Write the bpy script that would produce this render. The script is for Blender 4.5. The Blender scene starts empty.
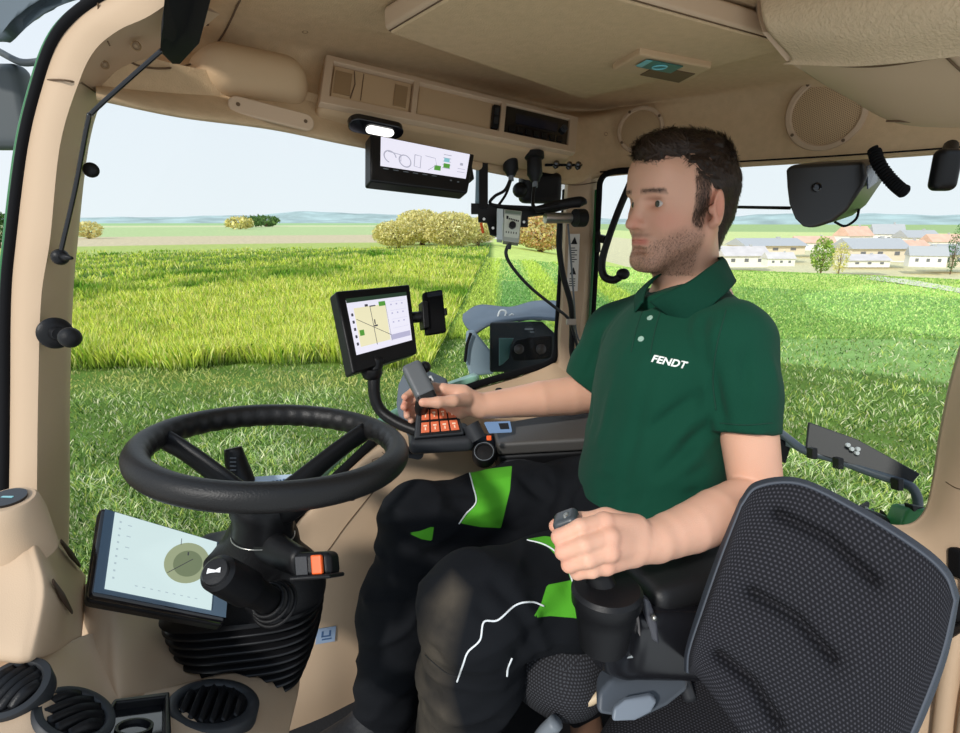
import bpy, bmesh, math, random
import numpy as np
from mathutils import Vector, Matrix, noise
from mathutils.bvhtree import BVHTree
random.seed(7); rng = np.random.default_rng(7)
S = bpy.context.scene
C = S.collection
CX, CY, FPX = 480.0, 366.5, 560.0
TH = math.atan(144/560.0)
CAM = Vector((0, 0, 2.6))
ct, st = math.cos(TH), math.sin(TH)
FWD = Vector((0, ct, -st)); UP = Vector((0, st, ct)); RT = Vector((1, 0, 0))

def ray(px, py):
    return FWD + RT*((px-CX)/FPX) + UP*(-(py-CY)/FPX)
def P(px, py, z):                      # point seen at (px,py), z metres along the view axis
    return CAM + ray(px, py)*z
def PH(px, py, H):                     # point seen at (px,py) lying at height H above the eye
    r = ray(px, py); return CAM + r*(H/r.z)
def PX(v):
    d = Vector(v)-CAM; z = d.dot(FWD)
    return (CX+FPX*d.dot(RT)/z, CY-FPX*d.dot(UP)/z, z)

# ---------------------------------------------------------------- materials
MATS = {}
def mat(name, col=(.5,.5,.5), rough=.5, metal=0, bump=0, bscale=200, spec=.5, var=0, vscale=6, emit=None, es=1, alpha=None, vcol=None, sheen=0, sss=0, coat=0):
    if name in MATS: return MATS[name]
    m = bpy.data.materials.new(name); m.use_nodes = True
    nt = m.node_tree; b = nt.nodes['Principled BSDF']
    b.inputs['Base Color'].default_value = (*col, 1)
    b.inputs['Roughness'].default_value = rough
    b.inputs['Metallic'].default_value = metal
    b.inputs['Specular IOR Level'].default_value = spec
    if sheen: b.inputs['Sheen Weight'].default_value = sheen
    if coat: b.inputs['Coat Weight'].default_value = coat
    if sss:
        b.inputs['Subsurface Weight'].default_value = sss
        b.inputs['Subsurface Radius'].default_value = (.012,.005,.003)
        b.inputs['Subsurface Scale'].default_value = .6
    tc = None
    if bump or var: tc = nt.nodes.new('ShaderNodeTexCoord')
    src = None
    if vcol:
        a = nt.nodes.new('ShaderNodeAttribute'); a.attribute_name = vcol; src = a.outputs['Color']
    if var:
        n = nt.nodes.new('ShaderNodeTexNoise'); n.inputs['Scale'].default_value = vscale; n.inputs['Detail'].default_value = 5
        nt.links.new(tc.outputs['Object'], n.inputs['Vector'])
        mr = nt.nodes.new('ShaderNodeMapRange'); mr.inputs[1].default_value=.3; mr.inputs[2].default_value=.7
        mr.inputs[3].default_value = 1-var; mr.inputs[4].default_value = 1+var
        nt.links.new(n.outputs['Fac'], mr.inputs[0])
        vm = nt.nodes.new('ShaderNodeVectorMath'); vm.operation='SCALE'
        if src is None: vm.inputs[0].default_value = col
        else: nt.links.new(src, vm.inputs[0])
        nt.links.new(mr.outputs[0], vm.inputs['Scale']); src = vm.outputs[0]
    if src is not None: nt.links.new(src, b.inputs['Base Color'])
    if bump:
        n = nt.nodes.new('ShaderNodeTexNoise'); n.inputs['Scale'].default_value = bscale; n.inputs['Detail'].default_value = 3
        nt.links.new(tc.outputs['Object'], n.inputs['Vector'])
        bp = nt.nodes.new('ShaderNodeBump'); bp.inputs['Strength'].default_value = bump; bp.inputs['Distance'].default_value = .002
        nt.links.new(n.outputs['Fac'], bp.inputs['Height']); nt.links.new(bp.outputs[0], b.inputs['Normal'])
    if emit:
        b.inputs['Emission Color'].default_value = (*emit, 1); b.inputs['Emission Strength'].default_value = es
    MATS[name] = m
    return m
def s2l(*c):
    return tuple(((v/255)/12.92 if v/255 <= .04045 else ((v/255+.055)/1.055)**2.4) for v in c)

# ---------------------------------------------------------------- linking
def tag(o, label=None, cat=None, group=None, kind=None):
    if label: o['label'] = label
    if cat: o['category'] = cat
    if group: o['group'] = group
    if kind: o['kind'] = kind
    return o
def setp(o, parent):
    if parent is not None:
        o.parent = parent
        o.matrix_parent_inverse = world_of(parent).inverted()
def world_of(o):
    m = o.matrix_basis.copy()
    if o.parent: m = world_of(o.parent) @ o.matrix_parent_inverse @ m
    return m
def mobj(name, me, m=None, parent=None, smooth=False, bevel=0, seg=3, solid=0, soff=-1, sub=0, auto=None):
    if isinstance(me, bmesh.types.BMesh):
        bm = me; me = bpy.data.meshes.new(name); bm.to_mesh(me); bm.free()
    o = bpy.data.objects.new(name, me); C.objects.link(o)
    if m is not None:
        for k in (m if isinstance(m, (list, tuple)) else [m]): me.materials.append(k)
    setp(o, parent)
    if smooth or bevel: me.shade_smooth()
    if auto is not None: me.set_sharp_from_angle(angle=math.radians(auto))
    if solid:
        q = o.modifiers.new('solid', 'SOLIDIFY'); q.thickness = solid; q.offset = soff
    if bevel:
        q = o.modifiers.new('bevel', 'BEVEL'); q.width = bevel; q.segments = seg; q.limit_method='ANGLE'; q.angle_limit = math.radians(35); q.harden_normals = True
    if sub:
        q = o.modifiers.new('sub', 'SUBSURF'); q.levels = sub; q.render_levels = sub
    return o
def empty(name, loc, label=None, cat=None, group=None, kind=None):
    o = bpy.data.objects.new(name, None); C.objects.link(o); o.location = loc; o.empty_display_size = .05
    return tag(o, label, cat, group, kind)
def copy_tree(o, parent=None, off=None):
    c = o.copy(); C.objects.link(c)
    if parent is not None: c.parent = parent
    if off is not None: c.location = c.location + Vector(off)
    for ch in list(o.children): copy_tree(ch, c)
    return c

# ---------------------------------------------------------------- shapes (each adds to a bmesh)
def BM(): return bmesh.new()
def frame(zax, xhint=(0,0,1)):
    z = Vector(zax).normalized(); h = Vector(xhint)
    if abs(h.normalized().dot(z)) > .98: h = Vector((1,0,0)) if abs(z.x) < .9 else Vector((0,1,0))
    x = (h - z*h.dot(z)).normalized(); y = z.cross(x)
    return x, y, z
def add_box(bm, c, ax, ay, az, sx, sy, sz):
    c = Vector(c); vs = []
    for k in (-1,1):
        for j in (-1,1):
            for i in (-1,1):
                vs.append(bm.verts.new(c + Vector(ax)*(i*sx/2) + Vector(ay)*(j*sy/2) + Vector(az)*(k*sz/2)))
    for f in ((0,2,3,1),(4,5,7,6),(0,1,5,4),(2,6,7,3),(0,4,6,2),(1,3,7,5)):
        bm.faces.new([vs[i] for i in f])
    return bm
def crom(pts, n):                       # catmull-rom resample to n points
    pts = [Vector(p) for p in pts]; m = len(pts)
    if m == 2: return [pts[0].lerp(pts[1], i/(n-1)) for i in range(n)]
    out = []
    for i in range(n):
        t = i/(n-1)*(m-1); k = min(int(t), m-2); u = t-k
        p1, p2 = pts[k], pts[k+1]
        p0 = pts[k-1] if k > 0 else p1*2-p2
        p3 = pts[k+2] if k+2 < m else p2*2-p1
        out.append(.5*((2*p1)+(p2-p0)*u+(2*p0-5*p1+4*p2-p3)*u*u+(3*p1-p0-3*p2+p3)*u**3))
    return out
def rows2bm(bm, rows, closeu=False, capv=False):
    vv = [[bm.verts.new(p) for p in r] for r in rows]
    n = len(vv[0])
    for j in range(len(vv)-1):
        for i in range(n if closeu else n-1):
            a, b = i, (i+1) % n
            bm.faces.new((vv[j][a], vv[j][b], vv[j+1][b], vv[j+1][a]))
    if capv:
        bm.faces.new(list(reversed(vv[0]))); bm.faces.new(vv[-1])
    return vv
def patch(bm, rows, nu=24, nv=12, uv=False, disp=None):
    R = [crom(r, nu) for r in rows]
    cols = [crom([R[j][i] for j in range(len(R))], nv) for i in range(nu)]
    g = [[cols[i][j] for i in range(nu)] for j in range(nv)]
    if disp:
        g2 = []
        for j in range(nv):
            rr = []
            for i in range(nu):
                a = g[j][min(i+1,nu-1)]-g[j][max(i-1,0)]; b = g[min(j+1,nv-1)][i]-g[max(j-1,0)][i]
                nn = a.cross(b).normalized()
                rr.append(g[j][i] + nn*disp(i/(nu-1), j/(nv-1)))
            g2.append(rr)
        g = g2
    vv = rows2bm(bm, g)
    if uv:
        L = bm.loops.layers.uv.verify()
        ix = {}
        for j in range(nv):
            for i in range(nu): ix[vv[j][i]] = (i/(nu-1), j/(nv-1))
        for f in bm.faces:
            for l in f.loops: l[L].uv = ix[l.vert]
    return vv
def tube(bm, pts, r, n=10, smooth=None, cap=True, sq=1.0):
    pts = crom(pts, smooth) if smooth else [Vector(p) for p in pts]
    rs = r if isinstance(r, (list, tuple)) else [r]*len(pts)
    if len(rs) != len(pts): rs = [np.interp(i/(len(pts)-1), np.linspace(0,1,len(rs)), rs) for i in range(len(pts))]
    x = None; rows = []
    for i, p in enumerate(pts):
        d = (pts[min(i+1,len(pts)-1)]-pts[max(i-1,0)]).normalized()
        if x is None: x, y, _ = frame(d)
        else:
            x = (x-d*x.dot(d)).normalized(); y = d.cross(x)
        rows.append([p + (x*math.cos(a)+y*sq*math.sin(a))*rs[i] for a in (2*math.pi*k/n for k in range(n))])
    rows2bm(bm, rows, closeu=True, capv=cap)
    return bm
def lathe(bm, o, zax, prof, n=32, xhint=(0,0,1), sx=1, sy=1):
    x, y, z = frame(zax, xhint); o = Vector(o); rows = []
    for r, h in prof:
        rows.append([o + z*h + (x*sx*math.cos(a)+y*sy*math.sin(a))*max(r,1e-5) for a in (2*math.pi*k/n for k in range(n))])
    rows2bm(bm, rows, closeu=True, capv=True)
    return bm
def prism(bm, pts, ext):                # polygon extruded along vector ext
    pts = [Vector(p) for p in pts]; ext = Vector(ext)
    a = [bm.verts.new(p) for p in pts]; b = [bm.verts.new(p+ext) for p in pts]
    n = len(pts); bm.faces.new(a); bm.faces.new(list(reversed(b)))
    for i in range(n):
        bm.faces.new((a[i], b[i], b[(i+1)%n], a[(i+1)%n]))
    bmesh.ops.recalc_face_normals(bm, faces=bm.faces)
    return bm
def sph(bm, c, r, n=16, sc=(1,1,1), axes=None):
    c = Vector(c); ax = axes or (Vector((1,0,0)),Vector((0,1,0)),Vector((0,0,1)))
    q = bmesh.ops.create_uvsphere(bm, u_segments=n, v_segments=max(6,n//2), radius=r)
    for v in q['verts']:
        k = v.co.copy(); v.co = c + ax[0]*k.x*sc[0] + ax[1]*k.y*sc[1] + ax[2]*k.z*sc[2]
    return bm
class Pl:                               # a flat panel in the world: origin at its centre, 2-D frame
    def __init__(s, tl, tr, bl, br=None):
        tl, tr, bl = Vector(tl), Vector(tr), Vector(bl)
        s.o = (tr+bl)/2; s.x = (tr-tl).normalized(); d = (bl-tl)
        s.n = d.cross(tr-tl).normalized()
        s.w = (tr-tl).length
        s.y = s.n.cross(s.x).normalized()
        if s.y.dot(d) > 0: s.y = -s.y
        if s.n.dot(CAM-s.o) < 0: s.n = -s.n
        s.h = abs(d.dot(s.y))
        s.o = tl + s.x*s.w/2 - s.y*s.h/2
    def p(s, u, v, d=0):                # u,v in 0..1 from top-left
        return s.o + s.x*(u-.5)*s.w + s.y*(.5-v)*s.h + s.n*d
    def at(s, px, py, d=0):             # pixel ray hit on the panel
        r = ray(px, py); t = (s.o+s.n*d-CAM).dot(s.n)/r.dot(s.n); return CAM + r*t
    def box(s, bm, u0, v0, u1, v1, d0, d1):
        c = s.p((u0+u1)/2, (v0+v1)/2, (d0+d1)/2)
        return add_box(bm, c, s.x, s.y, s.n, (u1-u0)*s.w, (v1-v0)*s.h, abs(d1-d0))
    def poly(s, bm, uv, d0, d1):
        return prism(bm, [s.p(u, v, d0) for u, v in uv], s.n*(d1-d0))
def rrect(w, h, r, n=5):
    out = []
    for cx, cy, a0 in ((w/2-r,h/2-r,0),(-w/2+r,h/2-r,90),(-w/2+r,-h/2+r,180),(w/2-r,-h/2+r,270)):
        for k in range(n+1):
            a = math.radians(a0+90*k/n); out.append((cx+r*math.cos(a), cy+r*math.sin(a)))
    return out
def text_mesh(s, size, font_shear=0, ext=.0006, bold=0):
    cu = bpy.data.curves.new('lettering', 'FONT'); cu.body = s; cu.size = size; cu.align_x='CENTER'; cu.align_y='CENTER'
    cu.extrude = ext; cu.shear = font_shear; cu.offset = bold
    o = bpy.data.objects.new('lettering', cu); C.objects.link(o)
    dg = bpy.context.evaluated_depsgraph_get(); me = bpy.data.meshes.new_from_object(o.evaluated_get(dg))
    bpy.data.objects.remove(o); return me
def put_text(name, s, size, o, x, y, m, parent, shear=0, bold=0, sx=1):
    me = text_mesh(s, size, shear, bold=bold); z = Vector(x).cross(Vector(y))
    for v in me.vertices:
        c = v.co; v.co = Vector(o) + Vector(x)*c.x*sx + Vector(y)*c.y + z*c.z
    me.update(); return mobj(name, me, m, parent)

# ---------------------------------------------------------------- distance-field modelling
class Field:
    def __init__(s, lo, hi, h):
        s.lo = np.array(lo, dtype=np.float64); s.h = h
        s.n = np.ceil((np.array(hi)-s.lo)/h).astype(int)+1
        s.F = np.full(tuple(s.n), 1.0, dtype=np.float32)
        s.ax = [s.lo[i]+h*np.arange(s.n[i]) for i in range(3)]
    def _sl(s, lo, hi, m):
        a = np.clip(np.floor((np.array(lo)-m-s.lo)/s.h).astype(int), 0, s.n-1)
        b = np.clip(np.ceil((np.array(hi)+m-s.lo)/s.h).astype(int)+1, 1, s.n)
        return tuple(slice(a[i], b[i]) for i in range(3))
    def _xyz(s, sl):
        return (s.ax[0][sl[0]][:,None,None], s.ax[1][sl[1]][None,:,None], s.ax[2][sl[2]][None,None,:])
    def _put(s, sl, d, k, mode):
        G = s.F[sl]
        if G.size == 0: return
        d = d.astype(np.float32)
        if mode == 'add':
            if k > 0:
                q = np.clip(.5+.5*(G-d)/k, 0, 1); s.F[sl] = G*(1-q)+d*q - k*q*(1-q)
            else: s.F[sl] = np.minimum(G, d)
        elif mode == 'sub':
            if k > 0:
                q = np.clip(.5-.5*(G+d)/k, 0, 1); s.F[sl] = G*(1-q)-d*q + k*q*(1-q)
            else: s.F[sl] = np.maximum(G, -d)
    def cone(s, a, b, ra, rb, k=.01, mode='add'):
        a = np.array(a); b = np.array(b); r = max(ra, rb)
        sl = s._sl(np.minimum(a,b)-r, np.maximum(a,b)+r, k+2*s.h)
        x, y, z = s._xyz(sl); ba = b-a; L = float(ba@ba)+1e-12
        t = np.clip(((x-a[0])*ba[0]+(y-a[1])*ba[1]+(z-a[2])*ba[2])/L, 0, 1)
        d = np.sqrt((x-a[0]-t*ba[0])**2+(y-a[1]-t*ba[1])**2+(z-a[2]-t*ba[2])**2) - (ra+(rb-ra)*t)
        s._put(sl, d, k, mode)
    def chain(s, pts, rs, k=.01, mode='add'):
        for i in range(len(pts)-1): s.cone(pts[i], pts[i+1], rs[i], rs[i+1], k, mode)
    def ell(s, c, r, k=.01, A=None, mode='add'):
        c = np.array(c); R = max(r)
        sl = s._sl(c-R, c+R, k+2*s.h); x, y, z = s._xyz(sl)
        dx, dy, dz = x-c[0], y-c[1], z-c[2]
        if A is not None:
            A = [np.array(v) for v in A]
            u, v, w = [dx*q[0]+dy*q[1]+dz*q[2] for q in A]
        else: u, v, w = dx, dy, dz
        k0 = np.sqrt((u/r[0])**2+(v/r[1])**2+(w/r[2])**2)+1e-9
        k1 = np.sqrt((u/r[0]**2)**2+(v/r[1]**2)**2+(w/r[2]**2)**2)+1e-9
        s._put(sl, k0*(k0-1)/k1, k, mode)
    def box(s, c, hs, rr=.003, k=.005, A=None, mode='add'):
        c = np.array(c); R = float(np.linalg.norm(hs))
        sl = s._sl(c-R, c+R, k+2*s.h); x, y, z = s._xyz(sl)
        dx, dy, dz = x-c[0], y-c[1], z-c[2]
        if A is not None:
            A = [np.array(v) for v in A]
            dx, dy, dz = [dx*q[0]+dy*q[1]+dz*q[2] for q in A]
        qx, qy, qz = abs(dx)-hs[0]+rr, abs(dy)-hs[1]+rr, abs(dz)-hs[2]+rr
        d = np.sqrt(np.maximum(qx,0)**2+np.maximum(qy,0)**2+np.maximum(qz,0)**2)+np.minimum(np.maximum(np.maximum(qx,qy),qz),0)-rr
        s._put(sl, d, k, mode)
    def cut(s, o, n, lo=None, hi=None, k=0):      # remove the side n points to
        sl = s._sl(lo, hi, 0) if lo is not None else tuple(slice(0,q) for q in s.n)
        x, y, z = s._xyz(sl); d = -((x-o[0])*n[0]+(y-o[1])*n[1]+(z-o[2])*n[2])
        s._put(sl, d, k, 'sub')
    def mesh(s, disp=None):
        F = s.F; I = F < 0
        c = [I[i:I.shape[0]-1+i, j:I.shape[1]-1+j, l:I.shape[2]-1+l] for i in (0,1) for j in (0,1) for l in (0,1)]
        al = c[0].copy(); an = c[0].copy()
        for q in c[1:]: al &= q; an |= q
        act = an & ~al
        idx = np.argwhere(act); m = len(idx)
        num = np.full(act.shape, -1, dtype=np.int32); num[act] = np.arange(m)
        off = [(i,j,l) for i in (0,1) for j in (0,1) for l in (0,1)]
        V = [F[idx[:,0]+a, idx[:,1]+b, idx[:,2]+e].astype(np.float64) for a,b,e in off]
        acc = np.zeros((m,3)); cnt = np.zeros(m)
        for a in range(8):
            for b in range(a+1, 8):
                da = np.array(off[b])-np.array(off[a])
                if abs(da).sum() != 1: continue
                ch = (V[a] < 0) != (V[b] < 0)
                t = np.where(ch, V[a]/np.where(ch, V[a]-V[b], 1), 0)
                pt = np.array(off[a])[None,:]+t[:,None]*da[None,:]
                acc += np.where(ch[:,None], pt, 0); cnt += ch
        P_ = s.lo + s.h*(idx + acc/cnt[:,None])
        quads = []
        for ax in range(3):
            sh = list(I.shape); sh[ax] -= 1
            A0 = np.take(I, range(0, I.shape[ax]-1), axis=ax); A1 = np.take(I, range(1, I.shape[ax]), axis=ax)
            e = np.argwhere(A0 != A1); o1, o2 = [(1,2),(2,0),(0,1)][ax]
            ok = (e[:,o1] > 0) & (e[:,o2] > 0) & (e[:,o1] < I.shape[o1]-1) & (e[:,o2] < I.shape[o2]-1); e = e[ok]
            if not len(e): continue
            u = np.zeros(3,int); u[o1] = 1; w = np.zeros(3,int); w[o2] = 1
            g = lambda q: num[q[:,0], q[:,1], q[:,2]]
            q4 = np.stack([g(e-u-w), g(e-w), g(e), g(e-u)], 1)
            flip = ~A0[e[:,0], e[:,1], e[:,2]]
            q4[flip] = q4[flip][:, ::-1]
            quads.append(q4)
        Q = np.concatenate(quads); Q = Q[(Q >= 0).all(1)]
        return P_, Q
def relax(V, Q, it=2, lam=.5):
    E = np.concatenate([Q[:,[0,1]], Q[:,[1,2]], Q[:,[2,3]], Q[:,[3,0]]])
    for _ in range(it):
        a = np.zeros_like(V); n = np.zeros(len(V))
        for i in range(3):
            a[:,i] = np.bincount(E[:,0], V[E[:,1],i], len(V)) + np.bincount(E[:,1], V[E[:,0],i], len(V))
        n = np.bincount(E[:,0], minlength=len(V))+np.bincount(E[:,1], minlength=len(V))
        V = V*(1-lam) + lam*a/np.maximum(n,1)[:,None]
    return V
def np_mesh(name, V, Q, smooth=True, cols=None, cname='tone'):
    me = bpy.data.meshes.new(name); n, k = Q.shape
    me.vertices.add(len(V)); me.vertices.foreach_set('co', np.ascontiguousarray(V, dtype=np.float32).ravel())
    me.loops.add(n*k); me.loops.foreach_set('vertex_index', Q.astype(np.int32).ravel())
    me.polygons.add(n); me.polygons.foreach_set('loop_start', (np.arange(n)*k).astype(np.int32))
    try: me.polygons.foreach_set('loop_total', np.full(n, k, dtype=np.int32))
    except Exception: pass
    me.update(calc_edges=True)
    if smooth: me.shade_smooth()
    if cols is not None:
        at = me.color_attributes.new(cname, 'FLOAT_COLOR', 'POINT')
        c4 = np.ones((len(V),4), dtype=np.float32); c4[:,:3] = cols; at.data.foreach_set('color', c4.ravel())
    return me
def vnormals(me):
    a = np.zeros(len(me.vertices)*3, dtype=np.float32); me.vertex_normals.foreach_get('vector', a); return a.reshape(-1,3).astype(np.float64)
def vnoise(p, f, seed=0.0):
    # cheap smooth pseudo-noise from sines, vectorised
    x, y, z = p[:,0]*f+seed, p[:,1]*f+seed*1.7, p[:,2]*f-seed
    return (np.sin(x+1.3*np.sin(y*.9+z))+np.sin(y*1.1+1.7*np.sin(z*.8-x))+np.sin(z*1.2+1.1*np.sin(x*.7+y)))/3

SKY, SUN, SUNDIR = 1.0, 2.7, (.5,.8,-.62)
# ================================================================= palette
BEIGE = s2l(194,168,140)
beige  = mat('beige_plastic', BEIGE, .62, bump=.15, bscale=900, spec=.35)
liner  = mat('headliner_foam', s2l(200,172,136), .85, bump=.5, bscale=420, spec=.2, var=.05, vscale=60)
liner2 = mat('headliner_moulding', s2l(192,163,128), .7, bump=.2, bscale=700, spec=.3)
leathr = mat('grained_cover', s2l(206,182,150), .75, bump=.9, bscale=260, spec=.3, var=.05, vscale=120)
black  = mat('black_plastic', (.007,.007,.008), .42, bump=.15, bscale=700, spec=.28)
blackm = mat('matt_black', (.005,.005,.006), .8, spec=.15)
rubber = mat('soft_rubber', (.008,.008,.009), .5, bump=.3, bscale=500, spec=.25)
gloss  = mat('gloss_black', (.006,.006,.008), .08, spec=.6)
dgrey  = mat('dark_grey_plastic', s2l(48,50,54), .5, bump=.15, bscale=600, spec=.3)
mgrey  = mat('mid_grey_plastic', s2l(112,118,124), .45, spec=.4)
slate  = mat('slate_panel', s2l(92,104,116), .6, spec=.4, var=.1, vscale=12)
lgrey  = mat('light_grey', s2l(186,190,190), .45, spec=.4)
steel  = mat('steel', s2l(190,188,180), .3, metal=.9)
white  = mat('white_print', s2l(240,240,240), .6)
orange = mat('orange_button', s2l(240,96,30), .4)
greenp = mat('green_paint', s2l(40,110,60), .35, spec=.5)
paleg  = mat('pale_green_paint', s2l(150,196,176), .35, spec=.5)

# ================================================================= camera
cd = bpy.data.cameras.new('camera'); cam = bpy.data.objects.new('camera', cd); C.objects.link(cam)
cam.location = CAM; cam.rotation_euler = (math.radians(90)-TH, 0, 0)
cd.sensor_width = 36; cd.lens = 36*FPX/960; cd.clip_start = .02; cd.clip_end = 6000
S.camera = cam
S.view_settings.view_transform = 'Standard'; S.view_settings.look = 'None'; S.view_settings.gamma = 1
S.view_settings.use_curve_mapping = False; S.view_settings.exposure = 0.0

# ================================================================= sky and sun
w = bpy.data.worlds.new('sky'); S.world = w; w.use_nodes = True
nt = w.node_tree; bg = nt.nodes['Background']
tc = nt.nodes.new('ShaderNodeTexCoord'); sp = nt.nodes.new('ShaderNodeSeparateXYZ')
nt.links.new(tc.outputs['Generated'], sp.inputs[0])
cr = nt.nodes.new('ShaderNodeValToRGB'); nt.links.new(sp.outputs['Z'], cr.inputs[0])
e = cr.color_ramp.elements
e[0].position = 0; e[0].color = (.86,.93,.97,1); e[1].position = 1; e[1].color = (.55,.72,.95,1)
q = e.new(.12); q.color = (.84,.91,.97,1); q = e.new(.4); q.color = (.76,.86,.97,1)
nt.links.new(cr.outputs[0], bg.inputs[0]); bg.inputs[1].default_value = SKY
sd = bpy.data.lights.new('sun', 'SUN'); sd.energy = SUN; sd.angle = math.radians(4); sd.color = (1,.96,.90)
so = bpy.data.objects.new('sun', sd); C.objects.link(so); so.location = (-8,-8,12)
so.rotation_euler = Vector(SUNDIR).to_track_quat('-Z','Y').to_euler()

# ================================================================= land
def hterr(x, y):
    d = np.hypot(x, y); az = x/np.maximum(y, 1e-3)
    right = np.clip((az-.02)/.25, 0, 1)
    fall = -9.0*np.clip((d-34)/120, 0, 1)**1.0*right
    rise = 1.6*np.clip((d-150)/500, 0, 1)*(1-right) + 9*np.clip((d-200)/500,0,1)*right
    return fall + rise
def ground_material():
    m = bpy.data.materials.new('field_grass'); m.use_nodes = True; nt = m.node_tree; N = nt.nodes; L = nt.links
    b = N['Principled BSDF']; b.inputs['Roughness'].default_value = .95; b.inputs['Specular IOR Level'].default_value = .1
    a = N.new('ShaderNodeAttribute'); a.attribute_name = 'tone'
    tc = N.new('ShaderNodeTexCoord')
    n = N.new('ShaderNodeTexNoise'); n.inputs['Scale'].default_value = 1.6; n.inputs['Detail'].default_value = 9; n.inputs['Roughness'].default_value=.7
    L.new(tc.outputs['Object'], n.inputs['Vector'])
    mr = N.new('ShaderNodeMapRange'); mr.inputs[1].default_value=.3; mr.inputs[2].default_value=.7; mr.inputs[3].default_value=.72; mr.inputs[4].default_value=1.28
    L.new(n.outputs['Fac'], mr.inputs[0])
    v = N.new('ShaderNodeVectorMath'); v.operation='SCALE'; L.new(a.outputs['Color'], v.inputs[0]); L.new(mr.outputs[0], v.inputs['Scale'])
    L.new(v.outputs[0], b.inputs['Base Color'])
    return m
# land mesh in polar rows so that it is dense near the cab
az = np.radians(np.linspace(-75, 75, 301)); dist = np.concatenate([np.linspace(1.0, 40, 160), np.geomspace(41, 900, 90)])
A, D = np.meshgrid(az, dist); X = D*np.sin(A); Y = D*np.cos(A); Z = hterr(X, Y)
def pixrow(d): return 222 + 2.6*560/d
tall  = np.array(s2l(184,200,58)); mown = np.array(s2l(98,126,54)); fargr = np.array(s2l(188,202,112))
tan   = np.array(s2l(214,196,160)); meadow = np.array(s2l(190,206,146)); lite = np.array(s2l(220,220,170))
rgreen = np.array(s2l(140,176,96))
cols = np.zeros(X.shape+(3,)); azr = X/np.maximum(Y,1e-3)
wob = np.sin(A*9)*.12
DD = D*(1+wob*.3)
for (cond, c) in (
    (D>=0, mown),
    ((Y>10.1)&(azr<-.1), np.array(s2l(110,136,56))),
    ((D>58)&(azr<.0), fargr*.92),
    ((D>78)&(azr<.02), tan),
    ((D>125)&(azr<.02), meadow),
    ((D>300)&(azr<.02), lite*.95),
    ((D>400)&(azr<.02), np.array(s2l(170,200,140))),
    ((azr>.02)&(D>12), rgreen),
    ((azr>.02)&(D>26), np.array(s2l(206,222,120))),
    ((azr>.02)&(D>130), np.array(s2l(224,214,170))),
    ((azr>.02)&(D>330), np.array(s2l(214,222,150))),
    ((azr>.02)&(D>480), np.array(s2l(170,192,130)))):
    cols[cond] = c
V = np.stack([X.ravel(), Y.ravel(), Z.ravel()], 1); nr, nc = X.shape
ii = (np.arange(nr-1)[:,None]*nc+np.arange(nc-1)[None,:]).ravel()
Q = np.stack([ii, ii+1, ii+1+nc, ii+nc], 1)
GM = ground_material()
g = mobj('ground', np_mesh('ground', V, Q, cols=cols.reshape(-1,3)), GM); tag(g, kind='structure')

# pale farm track crossing the green field on the right
pth = [(560,258),(640,262),(730,262),(800,268),(880,279),(960,291),(1100,318)]
def gp(px, py, z=0):
    r = ray(px, py); return CAM + r*((z-CAM.z)/r.z)
bm = BM(); up = []; lo = []
for px, py in pth:
    a = gp(px, py-2.2); b = gp(px, py+2.6)
    for q_, l_ in ((a, up), (b, lo)):
        l_.append(Vector((q_.x, q_.y, float(hterr(np.array(q_.x), np.array(q_.y)))+.03)))
patch(bm, [up, lo], 60, 3)
p_ = mobj('path', bm, mat('track_dust', s2l(226,222,196), .95, spec=.1, var=.1, vscale=3), smooth=True); tag(p_, kind='structure')

# far hills: real ridges at their own distance
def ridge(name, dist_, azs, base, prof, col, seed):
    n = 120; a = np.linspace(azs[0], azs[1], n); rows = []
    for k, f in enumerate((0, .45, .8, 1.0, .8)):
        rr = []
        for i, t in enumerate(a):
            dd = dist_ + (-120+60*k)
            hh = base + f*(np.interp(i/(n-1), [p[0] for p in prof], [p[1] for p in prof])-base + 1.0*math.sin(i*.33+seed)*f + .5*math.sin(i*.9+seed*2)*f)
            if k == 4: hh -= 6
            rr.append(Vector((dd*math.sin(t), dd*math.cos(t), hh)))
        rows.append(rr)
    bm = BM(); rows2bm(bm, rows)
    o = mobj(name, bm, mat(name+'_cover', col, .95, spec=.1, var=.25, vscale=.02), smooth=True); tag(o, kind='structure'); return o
R_ = math.radians
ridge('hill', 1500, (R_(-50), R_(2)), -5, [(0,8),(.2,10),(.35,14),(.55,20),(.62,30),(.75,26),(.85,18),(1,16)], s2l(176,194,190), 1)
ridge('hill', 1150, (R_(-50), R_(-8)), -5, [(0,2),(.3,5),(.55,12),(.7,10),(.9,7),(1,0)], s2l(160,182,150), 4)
ridge('hill', 1000, (R_(4), R_(52)), -6, [(0,8),(.3,10),(.5,16),(.7,14),(1,8)], s2l(176,190,140), 2)

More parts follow.
